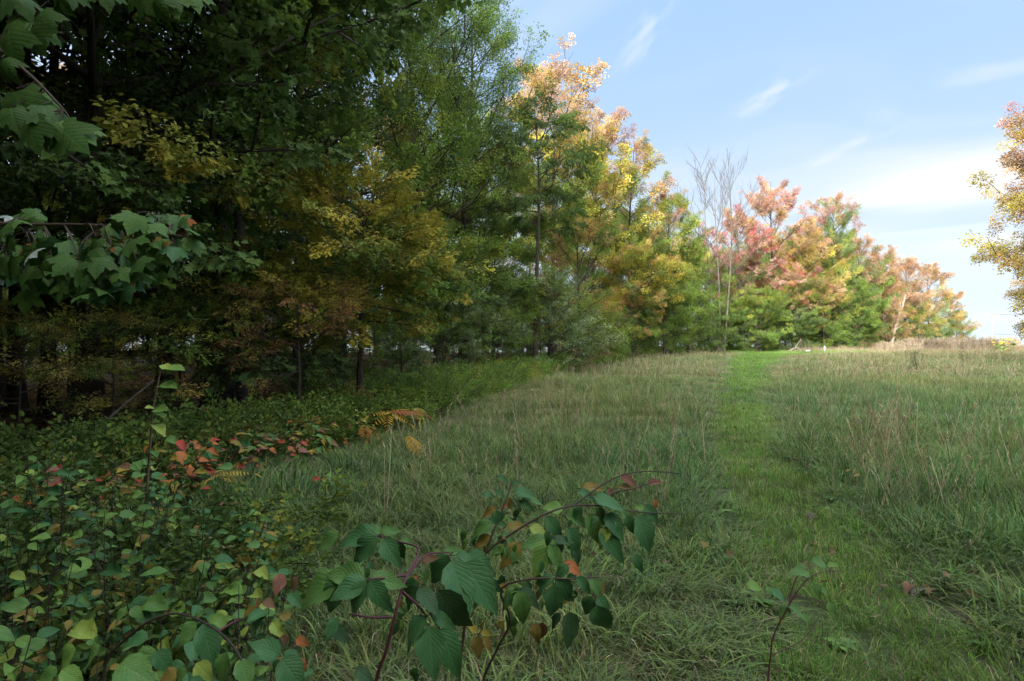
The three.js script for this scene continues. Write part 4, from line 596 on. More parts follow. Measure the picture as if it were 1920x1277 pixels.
function leafAt(parent, geo, mat, base, dir, nrm, len, name = 'leaf') {
  const Z = dir.clone().normalize(), Y = nrm.clone().addScaledVector(Z, -nrm.dot(Z)); if (Y.lengthSq() < 1e-4) Y.set(Z.z, 0.1, -Z.x); Y.normalize(); const X = V(0, 0, 0).crossVectors(Y, Z);
  const o = mesh(name, geo, mat); o.matrixAutoUpdate = false;
  leafM.makeBasis(X.multiplyScalar(len), Y.multiplyScalar(len), Z.multiplyScalar(len)).setPosition(base.clone().sub(parent.position));
  leafM.decompose(o.position, o.quaternion, o.scale); o.matrixAutoUpdate = true; parent.add(o); return o;
}
const groupAt = (x, d) => { const g = new THREE.Group(); g.position.set(x, height(x, -d), -d); return g; };
const tubeLocal = (g, acc, pts, rad, sides) => acc.tube(pts.map((p) => p.clone().sub(g.position)), rad, sides);
const smooth = (pts, n = 14) => new THREE.CatmullRomCurve3(pts).getPoints(n);
function prickles(g, acc, pts, r, every, len) { for (let k = 1; k < pts.length - 1; k++) for (let j = 0; j < every; j++) { const d = V(r() - 0.5, r() - 0.5, r() - 0.5).normalize(), p = pts[k].clone().lerp(pts[k + 1], r()).sub(g.position); acc.tube([p, p.clone().addScaledVector(d, len)], [len * 0.22, 0.0003], 3); } }

// the big bramble in the middle of the foreground; leaflets given by base and tip in the photograph
{
  const r = rngOf(5), rr = (a, b) => lerp(a, b, r()), D = 1.28, g = groupAt(at(880, 0, D).x, D), Z = (x, y) => [640 + x / 3, 851 + y / 3];
  const P = (x, y, d) => { const [a, b] = Z(x, y); return at(a, b, d); };
  const floor = (x, d) => V(x, height(x, -d) - 0.03, -d);
  const canes = [
    ['purple_cane', STEM_PURPLE, 0.0036, [floor(P(150, 0, 1.02).x, 1.02), P(200, 1290, 1.0), P(270, 1060, 0.99), P(325, 830, 1.0), P(370, 680, 1.03), P(440, 525, 1.08), P(330, 485, 1.1), P(215, 455, 1.12)]],
    ['cane', STEM_BROWN, 0.0038, [floor(P(720, 0, 1.5).x, 1.5), P(790, 1290, 1.45), P(870, 1090, 1.42), P(950, 920, 1.4), P(900, 745, 1.36), P(1080, 690, 1.33), P(1280, 690, 1.33), P(1450, 680, 1.34)]],
    ['cane', STEM_BROWN, 0.0038, [floor(P(600, 0, 1.55).x, 1.55), P(690, 1000, 1.5), P(790, 580, 1.46), P(960, 440, 1.45), P(1150, 330, 1.46), P(1300, 285, 1.48), P(1440, 285, 1.5), P(1650, 318, 1.55), P(1910, 332, 1.62)]],
    ['cane', STEM_BROWN, 0.003, [P(1440, 285, 1.5), P(1520, 215, 1.56), P(1640, 190, 1.6), P(1760, 150, 1.64)]],
    ['cane', STEM_DARK, 0.0025, [P(1300, 285, 1.48), P(1480, 160, 1.56), P(1580, 115, 1.6), P(1700, 95, 1.64), P(1910, 106, 1.7)]],
    ['cane', STEM_BROWN, 0.0035, [P(800, 560, 1.46), P(860, 420, 1.47), P(930, 250, 1.5), P(960, 150, 1.52)]],
    ['cane', STEM_PURPLE, 0.0022, [P(370, 680, 1.03), P(480, 560, 1.08), P(580, 545, 1.12), P(620, 545, 1.14)]],
    ['cane', STEM_PURPLE, 0.0026, [P(365, 670, 1.03), P(260, 685, 1.0), P(150, 690, 0.97)]],
    ['cane', STEM_PURPLE, 0.0026, [P(350, 760, 1.01), P(430, 830, 1.02), P(490, 900, 1.03)]],
    ['cane', STEM_PURPLE, 0.0026, [P(290, 900, 0.99), P(160, 900, 0.96), P(60, 880, 0.94)]],
  ];
  for (const [name, m, rad, pts] of canes) { const acc = new Acc(), c = smooth(pts, 26); tubeLocal(g, acc, c, (t) => rad * (1 - 0.6 * t), 6); prickles(g, acc, c, r, 3, rad * 1.1); g.add(mesh(name, acc.build(), m)); }
  const L = [   // base x, y, tip x, y (in thirds of a pixel from the corner 640, 851), depth, tone
    [210, 455, 20, 610, 1.1, 'blue'], [240, 465, 335, 625, 1.1, 'blue'], [225, 440, 330, 400, 1.13, 'green'], [205, 445, -40, 455, 1.12, 'blue'], [235, 440, 120, 395, 1.15, 'green'], [330, 485, 345, 600, 1.1, 'blue2'], [330, 480, 430, 500, 1.12, 'green'],
    [145, 695, -60, 800, 0.97, 'blue'], [170, 700, 285, 880, 0.97, 'blue2'], [160, 690, 370, 700, 0.99, 'green'], [150, 700, 40, 900, 0.96, 'blue'], [140, 690, -90, 640, 0.98, 'green'],
    [612, 560, 492, 730, 1.14, 'blue'], [620, 590, 735, 890, 1.13, 'blue'], [690, 600, 885, 860, 1.15, 'blue2'], [570, 560, 690, 515, 1.18, 'green'], [640, 560, 790, 620, 1.17, 'blue'], [700, 560, 900, 650, 1.2, 'blue2'], [560, 545, 520, 520, 1.2, 'fresh'],
    [485, 895, 325, 1060, 1.03, 'blue'], [505, 945, 520, 1255, 1.02, 'blue'], [560, 965, 695, 1225, 1.03, 'blue2'], [545, 750, 720, 1040, 1.06, 'dark'], [440, 740, 560, 890, 1.04, 'dark'], [430, 690, 330, 860, 1.05, 'blue2'], [520, 880, 640, 960, 1.04, 'blue2'],
    [1150, 345, 1250, 470, 1.44, 'blue'], [1270, 410, 1372, 580, 1.44, 'blue2'], [1190, 470, 1065, 685, 1.4, 'fresh'], [1170, 500, 1245, 650, 1.38, 'green'], [1005, 490, 890, 640, 1.42, 'ochre'], [1160, 480, 1000, 490, 1.43, 'green'], [1190, 480, 1310, 470, 1.42, 'dark'], [1060, 400, 1180, 470, 1.48, 'lime'], [1300, 500, 1350, 620, 1.46, 'dark'],
    [1190, 670, 1078, 752, 1.33, 'blue'], [1190, 720, 1195, 925, 1.32, 'blue'], [1220, 690, 1305, 835, 1.33, 'blue2'], [1270, 610, 1200, 690, 1.36, 'blue2'], [995, 755, 1050, 950, 1.34, 'green'], [1000, 745, 1135, 835, 1.37, 'dark'], [990, 740, 900, 850, 1.38, 'green'], [1280, 870, 1285, 1090, 1.35, 'dark'], [1230, 880, 1160, 960, 1.36, 'dark'],
    [1405, 785, 1352, 905, 1.33, 'blue'], [1430, 835, 1500, 1025, 1.32, 'blue'], [1430, 790, 1525, 895, 1.34, 'blue2'], [1320, 680, 1415, 770, 1.33, 'blue2'], [1400, 680, 1470, 800, 1.36, 'green'], [1440, 690, 1440, 840, 1.38, 'ochre'],
    [1420, 240, 1600, 300, 1.5, 'blue'], [1330, 205, 1430, 230, 1.52, 'blue'], [1600, 340, 1640, 445, 1.5, 'blue2'], [1655, 345, 1775, 545, 1.52, 'blue'], [1540, 370, 1555, 435, 1.48, 'blue'], [1450, 415, 1610, 590, 1.5, 'blue2'], [1640, 555, 1690, 650, 1.5, 'blue2'], [1480, 330, 1600, 470, 1.51, 'blue'], [1440, 290, 1480, 400, 1.53, 'green'], [1700, 280, 1790, 390, 1.58, 'blue'], [1560, 300, 1680, 400, 1.54, 'green'], [1380, 330, 1480, 510, 1.5, 'green'], [1500, 400, 1440, 520, 1.5, 'lime'],
    [1245, 300, 1130, 290, 1.52, 'fresh'], [1260, 340, 1400, 370, 1.5, 'green'], [1100, 350, 1060, 330, 1.5, 'green'], [1350, 290, 1290, 380, 1.5, 'blue2'],
    [1350, 185, 1475, 178, 1.58, 'ochre'], [1500, 190, 1535, 255, 1.58, 'dusty'], [1570, 120, 1660, 160, 1.62, 'dusty'], [1640, 190, 1560, 160, 1.62, 'ochre'], [1720, 160, 1785, 140, 1.66, 'dusty'], [1590, 60, 1600, 85, 1.64, 'green'], [1760, 250, 1770, 310, 1.62, 'orange'], [1700, 300, 1640, 290, 1.6, 'fresh'],
    [880, 120, 945, 145, 1.52, 'blue2'], [800, 215, 862, 225, 1.5, 'blue'], [870, 200, 925, 245, 1.5, 'blue2'], [975, 205, 1095, 220, 1.52, 'blue'], [1035, 240, 1140, 275, 1.53, 'green'], [960, 160, 1010, 150, 1.54, 'blue2'], [1000, 260, 1080, 300, 1.52, 'blue2'], [905, 300, 945, 270, 1.5, 'orange'], [870, 300, 770, 340, 1.5, 'ochre'], [930, 320, 930, 345, 1.5, 'dusty'],
    [850, 380, 700, 440, 1.48, 'green'], [860, 370, 800, 375, 1.49, 'blue'], [880, 385, 940, 385, 1.48, 'blue2'], [930, 400, 1045, 385, 1.49, 'ochre'], [905, 460, 930, 470, 1.44, 'orange'], [840, 450, 740, 520, 1.47, 'ochre'],
    [768, 985, 715, 932, 1.42, 'yellow'], [785, 985, 860, 990, 1.42, 'yellow'], [770, 1000, 772, 1135, 1.41, 'ochre'], [800, 1010, 858, 1090, 1.41, 'ochre'], [790, 970, 800, 925, 1.43, 'ochre'], [880, 960, 910, 920, 1.44, 'ochre'], [900, 1000, 940, 980, 1.44, 'brown'], [1090, 935, 1095, 1055, 1.36, 'ochre'], [1130, 930, 1120, 1040, 1.38, 'brown'],
    [1250, 600, 1350, 660, 1.37, 'orange'], [450, 590, 540, 560, 1.1, 'brown'], [420, 670, 430, 700, 1.02, 'orange'], [430, 1180, 400, 1290, 1.0, 'blue2'], [90, 1180, 200, 1260, 0.95, 'dark'], [-10, 900, -80, 1040, 0.93, 'blue'], [-40, 950, 60, 1040, 0.94, 'dark'],
  ];
  for (let k = 0; k < 140; k++) {                                              // more leaves along the canes, in threes
    const [a, b] = pick([[[800, 480], [1600, 330]], [[560, 560], [900, 700]], [[900, 740], [1400, 690]], [[60, 560], [420, 900]], [[700, 420], [1000, 260]], [[480, 520], [1000, 880]], [[880, 480], [1300, 760]]], r), t = r(), x = lerp(a[0], b[0], t) + rr(-60, 60), y = lerp(a[1], b[1], t) + rr(-30, 90), d = x < 480 ? rr(1.0, 1.15) : rr(1.35, 1.6), s = rr(50, 110), an = rr(0.2, 2.9);
    L.push([x, y, x + Math.cos(an) * s * 0.8, y + Math.sin(an) * s * 0.9, d, pick(['blue', 'green', 'green', 'blue', 'blue2', 'green', 'fresh', 'ochre'], r)]);
  }
  const stalk = new Acc();
  for (const [bx, by, tx, ty, d, tone] of L) {
    const b = P(bx, by, d), f = Math.hypot(tx - bx, ty - by), dd = rr(-0.5, 0.15) * f / 3 / F * d, t = P(tx, ty, d + dd), dir = t.clone().sub(b), n = V(rr(-0.4, 0.4), 0.8, 0.75);
    const o = leafAt(g, pick(LG.bramble, r), LM[tone], b, dir, n, dir.length() * 1.02, 'leaflet'); o.scale.x *= rr(0.85, 1.1);
    tubeLocal(g, stalk, [b.clone().addScaledVector(dir, -0.16).add(V(0, -0.004, 0)), b], [0.0012, 0.001], 4);
  }
  g.add(mesh('leaf_stalks', stalk.build(), STEM_BROWN));
  tag(g, 'bramble', 'large bramble with drooping blue-green leaves in the middle foreground', 'bramble');
}

// bramble canes in the bottom left corner
{
  const r = rngOf(15), rr = (a, b) => lerp(a, b, r()), P = (x, y, d) => at(x / 3, 851 + y / 3, d), g = groupAt(P(1000, 0, 1.15).x, 1.15);
  const canes = [[STEM_DARK, 0.003, [V(P(560, 0, 1.3).x, height(-0.9, -1.3) - 0.03, -1.3), P(620, 1180, 1.25), P(740, 1020, 1.2), P(850, 930, 1.17), P(1000, 880, 1.14), P(1130, 912, 1.1), P(1250, 980, 1.06), P(1340, 1070, 1.03), P(1395, 1180, 1.0), P(1410, 1290, 0.99)]], [STEM_PURPLE, 0.0024, [P(1250, 980, 1.06), P(1330, 930, 1.1), P(1390, 905, 1.12)]]];
  for (const [m, rad, pts] of canes) { const acc = new Acc(), c = smooth(pts, 26); tubeLocal(g, acc, c, (t) => rad * (1 - 0.5 * t), 6); prickles(g, acc, c, r, 3, rad * 1.1); g.add(mesh('cane', acc.build(), m)); }
  for (const [bx, by, tx, ty, d, tone] of [[1160, 940, 1240, 1185, 1.08, 'blue'], [1150, 935, 1090, 1110, 1.1, 'dark'], [1130, 930, 1010, 1060, 1.1, 'green'], [1190, 935, 1300, 890, 1.12, 'fresh'], [1300, 1095, 1240, 1290, 1.0, 'green'], [1370, 1140, 1440, 1290, 0.98, 'green'], [1380, 1010, 1400, 950, 1.08, 'lime'], [1390, 905, 1450, 830, 1.14, 'ochre'], [1290, 950, 1230, 900, 1.1, 'fresh'], [1600, 1130, 1725, 1275, 0.98, 'blue2'], [1590, 1110, 1440, 1025, 1.0, 'blue'], [1610, 1110, 1700, 1080, 1.0, 'blue'], [1590, 1130, 1540, 1220, 0.98, 'dark'], [1580, 1100, 1480, 1110, 1.0, 'dark'],
    [460, 1080, 330, 1190, 1.1, 'fresh'], [590, 1080, 440, 1180, 1.1, 'green'], [360, 1200, 210, 1290, 1.04, 'green'], [380, 1190, 510, 1260, 1.04, 'fresh'], [910, 1090, 690, 1230, 1.06, 'green'], [900, 1090, 1000, 1200, 1.05, 'blue2'], [700, 1160, 890, 1230, 1.03, 'green'], [1030, 1200, 900, 1270, 1.02, 'ochre'], [1080, 1205, 960, 1300, 1.0, 'green'], [1100, 1240, 1190, 1290, 0.99, 'blue'], [1130, 1150, 1220, 1250, 1.02, 'lime'], [860, 1010, 700, 1030, 1.15, 'blue2'], [740, 850, 650, 930, 1.25, 'green'], [760, 850, 830, 900, 1.25, 'green'],
    [1920, 680, 1650, 805, 1.0, 'green'], [1920, 700, 1840, 890, 0.98, 'blue'], [1915, 445, 1775, 525, 1.1, 'green'], [1480, 820, 1440, 860, 1.25, 'orange'], [1500, 810, 1560, 840, 1.25, 'brown'], [1600, 660, 1560, 790, 1.35, 'dusty'], [1690, 690, 1620, 780, 1.35, 'brown'], [1650, 900, 1575, 890, 1.25, 'ochre'], [1680, 1020, 1755, 1050, 1.1, 'orange'], [1700, 1130, 1740, 1190, 1.05, 'orange'], [1600, 1000, 1640, 1050, 1.15, 'brown'], [1450, 1040, 1530, 1085, 1.1, 'orange'], [1260, 1120, 1250, 1150, 1.02, 'orange']]) {
    const b = P(bx, by, d), f = Math.hypot(tx - bx, ty - by), t = P(tx, ty, d + rr(-0.5, 0.2) * f / 3 / F * d), dir = t.clone().sub(b); const o = leafAt(g, pick(LG.bramble, r), LM[tone], b, dir, V(rr(-0.4, 0.4), 0.85, 0.7), dir.length(), 'leaflet'); o.scale.x *= rr(1.0, 1.35);
  }
  tag(g, 'bramble', 'bramble with an arching dark cane in the bottom left corner, beside the large bramble', 'bramble');
}

// slender bramble shoot beside the path
{
  const r = rngOf(25), rr = (a, b) => lerp(a, b, r()), d0 = 1.95, g = groupAt(at(1425, 0, d0).x, d0), acc = new Acc();
  for (const [rad, pts] of [[0.003, [V(g.position.x, g.position.y - 0.03, -d0), at(1440, 1200, 1.93), at(1462, 1150, 1.92), at(1500, 1090, 1.92), at(1530, 1070, 1.94), at(1575, 1067, 1.98)]], [0.003, [at(1474, 1125, 1.92), at(1485, 1085, 1.95), at(1500, 1068, 1.97), at(1530, 1052, 2.0)]], [0.002, [at(1480, 1112, 1.92), at(1520, 1118, 1.94), at(1545, 1128, 1.95)]], [0.002, [at(1442, 1220, 1.93), at(1500, 1190, 1.95), at(1535, 1140, 1.98)]]]) { const c = smooth(pts, 14); tubeLocal(g, acc, c, (t) => rad * (1 - 0.6 * t), 6); prickles(g, acc, c, r, 1, rad); }
  g.add(mesh('cane', acc.build(), STEM_PURPLE));
  for (const [bx, by, tx, ty, tone] of [[1395, 1090, 1432, 1098, 'fresh'], [1432, 1096, 1448, 1112, 'green'], [1522, 1090, 1534, 1118, 'green'], [1540, 1052, 1515, 1045, 'green'], [1545, 1055, 1570, 1055, 'fresh'], [1470, 1130, 1458, 1160, 'green'], [1495, 1143, 1480, 1125, 'green'], [1497, 1145, 1515, 1165, 'green'], [1545, 1125, 1565, 1150, 'green'], [1510, 1068, 1480, 1060, 'green'], [1440, 1100, 1475, 1125, 'blue'], [1530, 1098, 1550, 1110, 'green']]) { const b = at(bx, by, 1.93), t = at(tx, ty, 1.9), dir = t.clone().sub(b); leafAt(g, pick(LG.bramble, r), LM[tone], b, dir, V(rr(-0.3, 0.3), 0.8, 0.7), dir.length() * 0.85, 'leaflet').scale.x *= 1.3; }
  tag(g, 'bramble', 'slender bramble shoot with a bent reddish cane at the near edge of the path', 'bramble');
}

// sapling stem with a few pale leaves at the left
{
  const r = rngOf(35), d0 = 3.4, g = groupAt(at(268, 0, d0).x, d0), acc = new Acc(), c = smooth([V(g.position.x, g.position.y - 0.04, -d0), at(275, 990, 3.4), at(283, 860, 3.38), at(289, 765, 3.36), at(298, 715, 3.36), at(305, 678, 3.36)], 20);
  tubeLocal(g, acc, c, (t) => 0.009 * (1 - 0.7 * t), 6); g.add(mesh('stem', acc.build(), matStem(0.16, 0.10, 0.07)));
  for (const [bx, by, tx, ty, tone, w] of [[308, 690, 348, 690, 'fresh', 1], [305, 684, 318, 689, 'lime', 1], [298, 724, 331, 718, 'fresh', 1.1], [291, 764, 272, 763, 'lime', 1], [292, 767, 308, 760, 'fresh', 1.3], [293, 773, 312, 780, 'fresh', 1.2], [290, 796, 312, 800, 'lime', 1.1], [285, 845, 300, 850, 'green', 1], [284, 835, 268, 842, 'orange', 1], [280, 900, 296, 905, 'green', 1], [279, 920, 262, 928, 'fresh', 1.1]]) { const b = at(bx, by, 3.36), dir = at(tx, ty, 3.3).sub(b); leafAt(g, pick(LG.oval, r), LM[tone], b, dir, V(-0.6 + r() * 1.2, 0.8, 0.6 * r()), dir.length() * 0.95).scale.x *= w; }
  tag(g, 'sapling', 'slender upright stem with a few pale green leaves standing before the dark wood', 'sapling');
}

// leafy shrubs filling the bottom left corner, each stem and leaf its own
{
  const r = rngOf(45), rr = (a, b) => lerp(a, b, r()), tones = ['green', 'green', 'fresh', 'green', 'blue2', 'blue', 'lime', 'blue2', 'ochre', 'fresh', 'dark'];
  const one = (x, d, H, nS, nL, label, tonesHere, group, name, geos = LG.oval, leaf = [0.03, 0.10], spreadX = 0.22) => {
    const g = groupAt(x, d), acc = new Acc();
    for (let s = 0; s < nS; s++) {
      const a = r() * 6.283, tip = V(x + Math.cos(a) * rr(0.1, spreadX), g.position.y + H * rr(0.75, 1.1), -d + Math.sin(a) * rr(0.05, spreadX)), b = V(x + Math.cos(a) * 0.03, g.position.y - 0.03, -d + Math.sin(a) * 0.03), mid = b.clone().lerp(tip, 0.5).add(V(rr(-0.05, 0.05), 0.05, rr(-0.05, 0.05))), c = smooth([b, mid, tip], 10);
      tubeLocal(g, acc, c, (t) => 0.0038 * (1 - 0.7 * t), 5);
      const n = Math.round(nL / nS);
      for (let k = 0; k < n; k++) { const f = rr(0.15, 1) * 9.99, i = Math.min(9, Math.floor(f)), p = c[i].clone().lerp(c[i + 1] ?? c[i], f - i), y = k * 2.4 + r(), dir = V(Math.cos(y), rr(-0.35, 0.3), Math.sin(y)), len = lerp(leaf[0], leaf[1], Math.pow(r(), 1.5)), q = p.clone().addScaledVector(dir, rr(0.01, 0.05)); tubeLocal(g, acc, [p, q], [0.0011, 0.0009], 3); leafAt(g, pick(geos, r), LM[pick(tonesHere, r)], q, dir, V(rr(-0.5, 0.5), 0.8, rr(0.1, 1.0)), len); }
    }
    g.add(mesh('stems', acc.build(), STEM_DARK)); tag(g, name, label, 'shrub', group);
  };
  for (const [x, d, H] of [[-1.05, 1.55, 0.72], [-1.45, 1.75, 0.8], [-0.72, 1.7, 0.5], [-1.25, 2.05, 0.82], [-1.75, 2.1, 0.86], [-0.95, 2.15, 0.66], [-1.55, 2.4, 0.85], [-2.0, 2.5, 0.9], [-1.2, 2.55, 0.7], [-1.85, 2.9, 0.85], [-2.35, 2.9, 0.9], [-1.45, 3.0, 0.66], [-2.1, 3.3, 0.8], [-2.6, 3.4, 0.85], [-1.7, 3.5, 0.62], [-2.4, 3.9, 0.75], [-3.0, 3.9, 0.8], [-1.3, 1.35, 0.8], [-0.85, 1.9, 0.55]]) one(x, d, H, 7, 88, 'low shrub with small oval green and yellow-green leaves in the bottom left corner', tones, 'low shrubs in the bottom left corner', 'leafy_shrub', [...LG.oval, ...LG.oval, ...LG.curled]);
  const red = ['orange', 'ochre', 'dusty', 'brown', 'orange', 'green', 'blue2', 'yellow', 'green', 'red'];
  for (const [px, d, H, label] of [[160, 4.3, 0.6, 'orange and ochre leaved bramble clump nearest the left edge, among the low shrubs'], [300, 4.9, 0.6, 'red and orange bramble clump right beside the pale-leaved stem'], [385, 5.5, 0.6, 'red-tinged bramble clump behind the pale yellow ferny plant'], [460, 6.2, 0.55, 'orange bramble clump midway along the grass edge'], [255, 4.6, 0.62, 'orange and red leaved bramble clump left of the others, behind the pale-leaved stem'], [345, 5.4, 0.62, 'orange and red leaved bramble clump just right of the pale-leaved stem'], [420, 5.9, 0.55, 'orange and yellow leaved bramble clump below the flared trunk'], [500, 6.6, 0.55, 'orange and red leaved bramble clump right below the small fresh green sapling'], [580, 7.4, 0.5, 'orange and green bramble clump near the yellow frond leaning over the grass'], [618, 8.0, 0.45, 'last orange-tinged bramble clump before the yellow frond']]) one(at(px, 0, d).x, d, H, 7, 42, label, red, undefined, 'bramble', LG.bramble, [0.07, 0.15], 0.6);
  one(at(588, 0, 5.6).x, 5.6, 0.28, 3, 7, 'small bright red leaved seedling alone in the grass', ['red', 'orange'], undefined, 'red_seedling', LG.oval, [0.06, 0.09], 0.1);
  one(at(428, 0, 4.6).x, 4.6, 0.3, 4, 14, 'small dusty pink leaved seedling in the grass beside the shrubs', ['dusty', 'brown'], undefined, 'pink_seedling', LG.oval, [0.05, 0.08], 0.16);
  one(at(620, 0, 5.7).x, 5.7, 0.32, 4, 16, 'small green seedling beside the bright red seedling', ['fresh', 'green'], undefined, 'green_seedling', LG.oval, [0.05, 0.08], 0.14);
  one(at(455, 0, 3.9).x, 3.9, 0.36, 4, 18, 'small green plant in the grass right of the low shrubs', ['green', 'fresh'], undefined, 'green_seedling', LG.oval, [0.05, 0.08], 0.16);
  one(at(1885, 0, 56).x, 56, 1.2, 9, 60, 'yellow-green bush on the crest at the right edge', ['lime', 'fresh', 'yellow'], undefined, 'bush', LG.oval, [0.25, 0.4], 1.3);
}

// a young maple just outside the left edge: one low branch and the leaf clusters in the top left corner
{
  const r = rngOf(55), rr = (a, b) => lerp(a, b, r()), x0 = -3.5, d0 = 2.3, g = groupAt(x0, d0), acc = new Acc(), y0 = g.position.y;
  const tr = smooth([V(x0, y0 - 0.1, -d0), V(x0 + 0.05, y0 + 1.6, -d0 + 0.05), V(x0 - 0.05, y0 + 3.4, -d0), V(x0 + 0.1, y0 + 5.2, -d0)], 16); tubeLocal(g, acc, tr, (t) => 0.07 * (1 - 0.75 * t), 9);
  g.add(mesh('trunk', acc.build(), BARK_GREY));
  const low = [V(x0, y0 + 2.0, -d0), at(-180, 400, 2.45), at(0, 418, 2.45), at(190, 422, 2.35), at(340, 442, 2.25)], br = new Acc();
  const bough = smooth(low, 20); tubeLocal(g, br, bough, (t) => 0.014 * (1 - 0.8 * t), 6);
  const tones = ['mgreen', 'mdark', 'mmid', 'mmid', 'mdark', 'blue2', 'mgreen'], depthOf = (px) => lerp(2.5, 2.2, clamp(px / 350, 0, 1));
  const lower = (px) => table([[-60, 600], [60, 605], [100, 575], [150, 600], [180, 600], [230, 570], [270, 560], [330, 520], [360, 470]], px);
  const hang = (px, py, d, from, len, tone, geo = LG.maple) => {
    const b = at(px, py, d), dir = V(rr(-0.8, 1.0), -rr(0.1, 1.0), rr(-0.5, 0.9)), st = from.clone().lerp(b, 0.5); st.y += 0.02; tubeLocal(g, br, smooth([from, st, b], 5), [0.002, 0.0018, 0.0016, 0.0014, 0.0012, 0.0012], 4);
    leafAt(g, pick(geo, r), LM[tone], b, dir, V(rr(-0.8, 0.8), rr(0.2, 1), rr(0.2, 1)), len);
  };
  for (let k = 0; k < 25; k++) {                                              // side twigs of the low branch with four or five leaves each
    const px = lerp(-60, 335, (k + r()) / 25), py = lerp(412, Math.max(430, lower(px) - 75), r()), d = depthOf(px) + rr(-0.22, 0.22), i = clamp(Math.round((px + 250) / 600 * 20), 1, 20), c = at(px, py, d), tw = [bough[i], bough[i].clone().lerp(c, 0.55).add(V(0, 0.02, 0)), c];
    tubeLocal(g, br, smooth(tw, 6), (t) => 0.004 * (1 - 0.6 * t), 4);
    for (let j = 0; j < 9; j++) { const qx = px + rr(-42, 38), qy = clamp(py + rr(-30, 48), 398, lower(qx) - 38); hang(qx, qy, d + rr(-0.12, 0.12), c, rr(0.065, 0.11), r() < 0.015 ? 'pale' : r() < 0.015 ? 'orange' : r() < 0.02 ? 'ochre' : pick(tones, r)); }
  }
  const up = smooth([V(x0, y0 + 2.7, -d0), V(-2.6, 2.75, -1.75), at(-60, 60, 1.5), at(40, 130, 1.45), at(110, 200, 1.42)], 16), up2 = smooth([V(-2.6, 2.75, -1.75), at(-20, -120, 1.6), at(200, -110, 1.55), at(330, -60, 1.55)], 12);
  for (const [q, w] of [[up, 0.011], [up2, 0.009]]) tubeLocal(g, br, q, (t) => w * (1 - 0.75 * t), 5);
  for (const [bx, by, tx, ty, d, tone] of [[20, 160, 50, 300, 1.42, 'mdark'], [55, 165, 75, 235, 1.44, 'mgreen'], [30, 170, -10, 230, 1.43, 'mdark'], [70, 190, 110, 260, 1.4, 'mdark'], [85, 215, 135, 275, 1.4, 'mgreen'], [45, 215, 60, 310, 1.38, 'mdark'], [100, 230, 172, 300, 1.4, 'mmid'], [130, 230, 185, 275, 1.42, 'mgreen'], [10, 195, 30, 265, 1.4, 'mdark'], [95, 245, 110, 280, 1.42, 'mmid'], [140, 250, 170, 285, 1.43, 'mdark'],
    [20, 20, 35, 95, 1.5, 'mgreen'], [45, 35, 72, 120, 1.48, 'mdark'], [60, 10, 95, 70, 1.52, 'mdark'], [0, 40, 22, 150, 1.46, 'mmid'], [-10, 100, 15, 155, 1.45, 'mdark'], [70, 40, 60, 100, 1.5, 'mdark'], [90, -20, 125, 30, 1.55, 'mdark'], [10, -30, 60, 30, 1.5, 'mdark'],
    [250, -30, 290, 40, 1.52, 'mmid'], [280, -25, 300, 45, 1.5, 'mdark'], [300, -30, 330, 40, 1.52, 'mgreen'], [240, -30, 262, 18, 1.54, 'mmid'], [340, -40, 372, 28, 1.55, 'mgreen'], [180, -40, 195, 25, 1.56, 'mdark'], [110, -40, 125, 25, 1.56, 'mdark']]) {
    const b = at(bx, by, d), dir = at(tx, ty, d - 0.02).sub(b), near = bx < 180 && by > 120 ? up : by < 0 && bx > 100 ? up2 : up; let best = near[0]; for (const q of near) if (q.distanceTo(b) < best.distanceTo(b)) best = q;
    tubeLocal(g, br, [best, b], [0.002, 0.0014], 4); leafAt(g, pick(LG.maple, r), LM[tone], b, dir, V(rr(-1, 1), rr(0.1, 0.8), 1), dir.length() * 0.74).scale.x *= 0.85;
  }
  g.add(mesh('branch', br.build(), STEM_BROWN));
  tag(g, 'young_maple', 'young maple reaching in from the left edge with large lobed green leaves', 'tree');
}

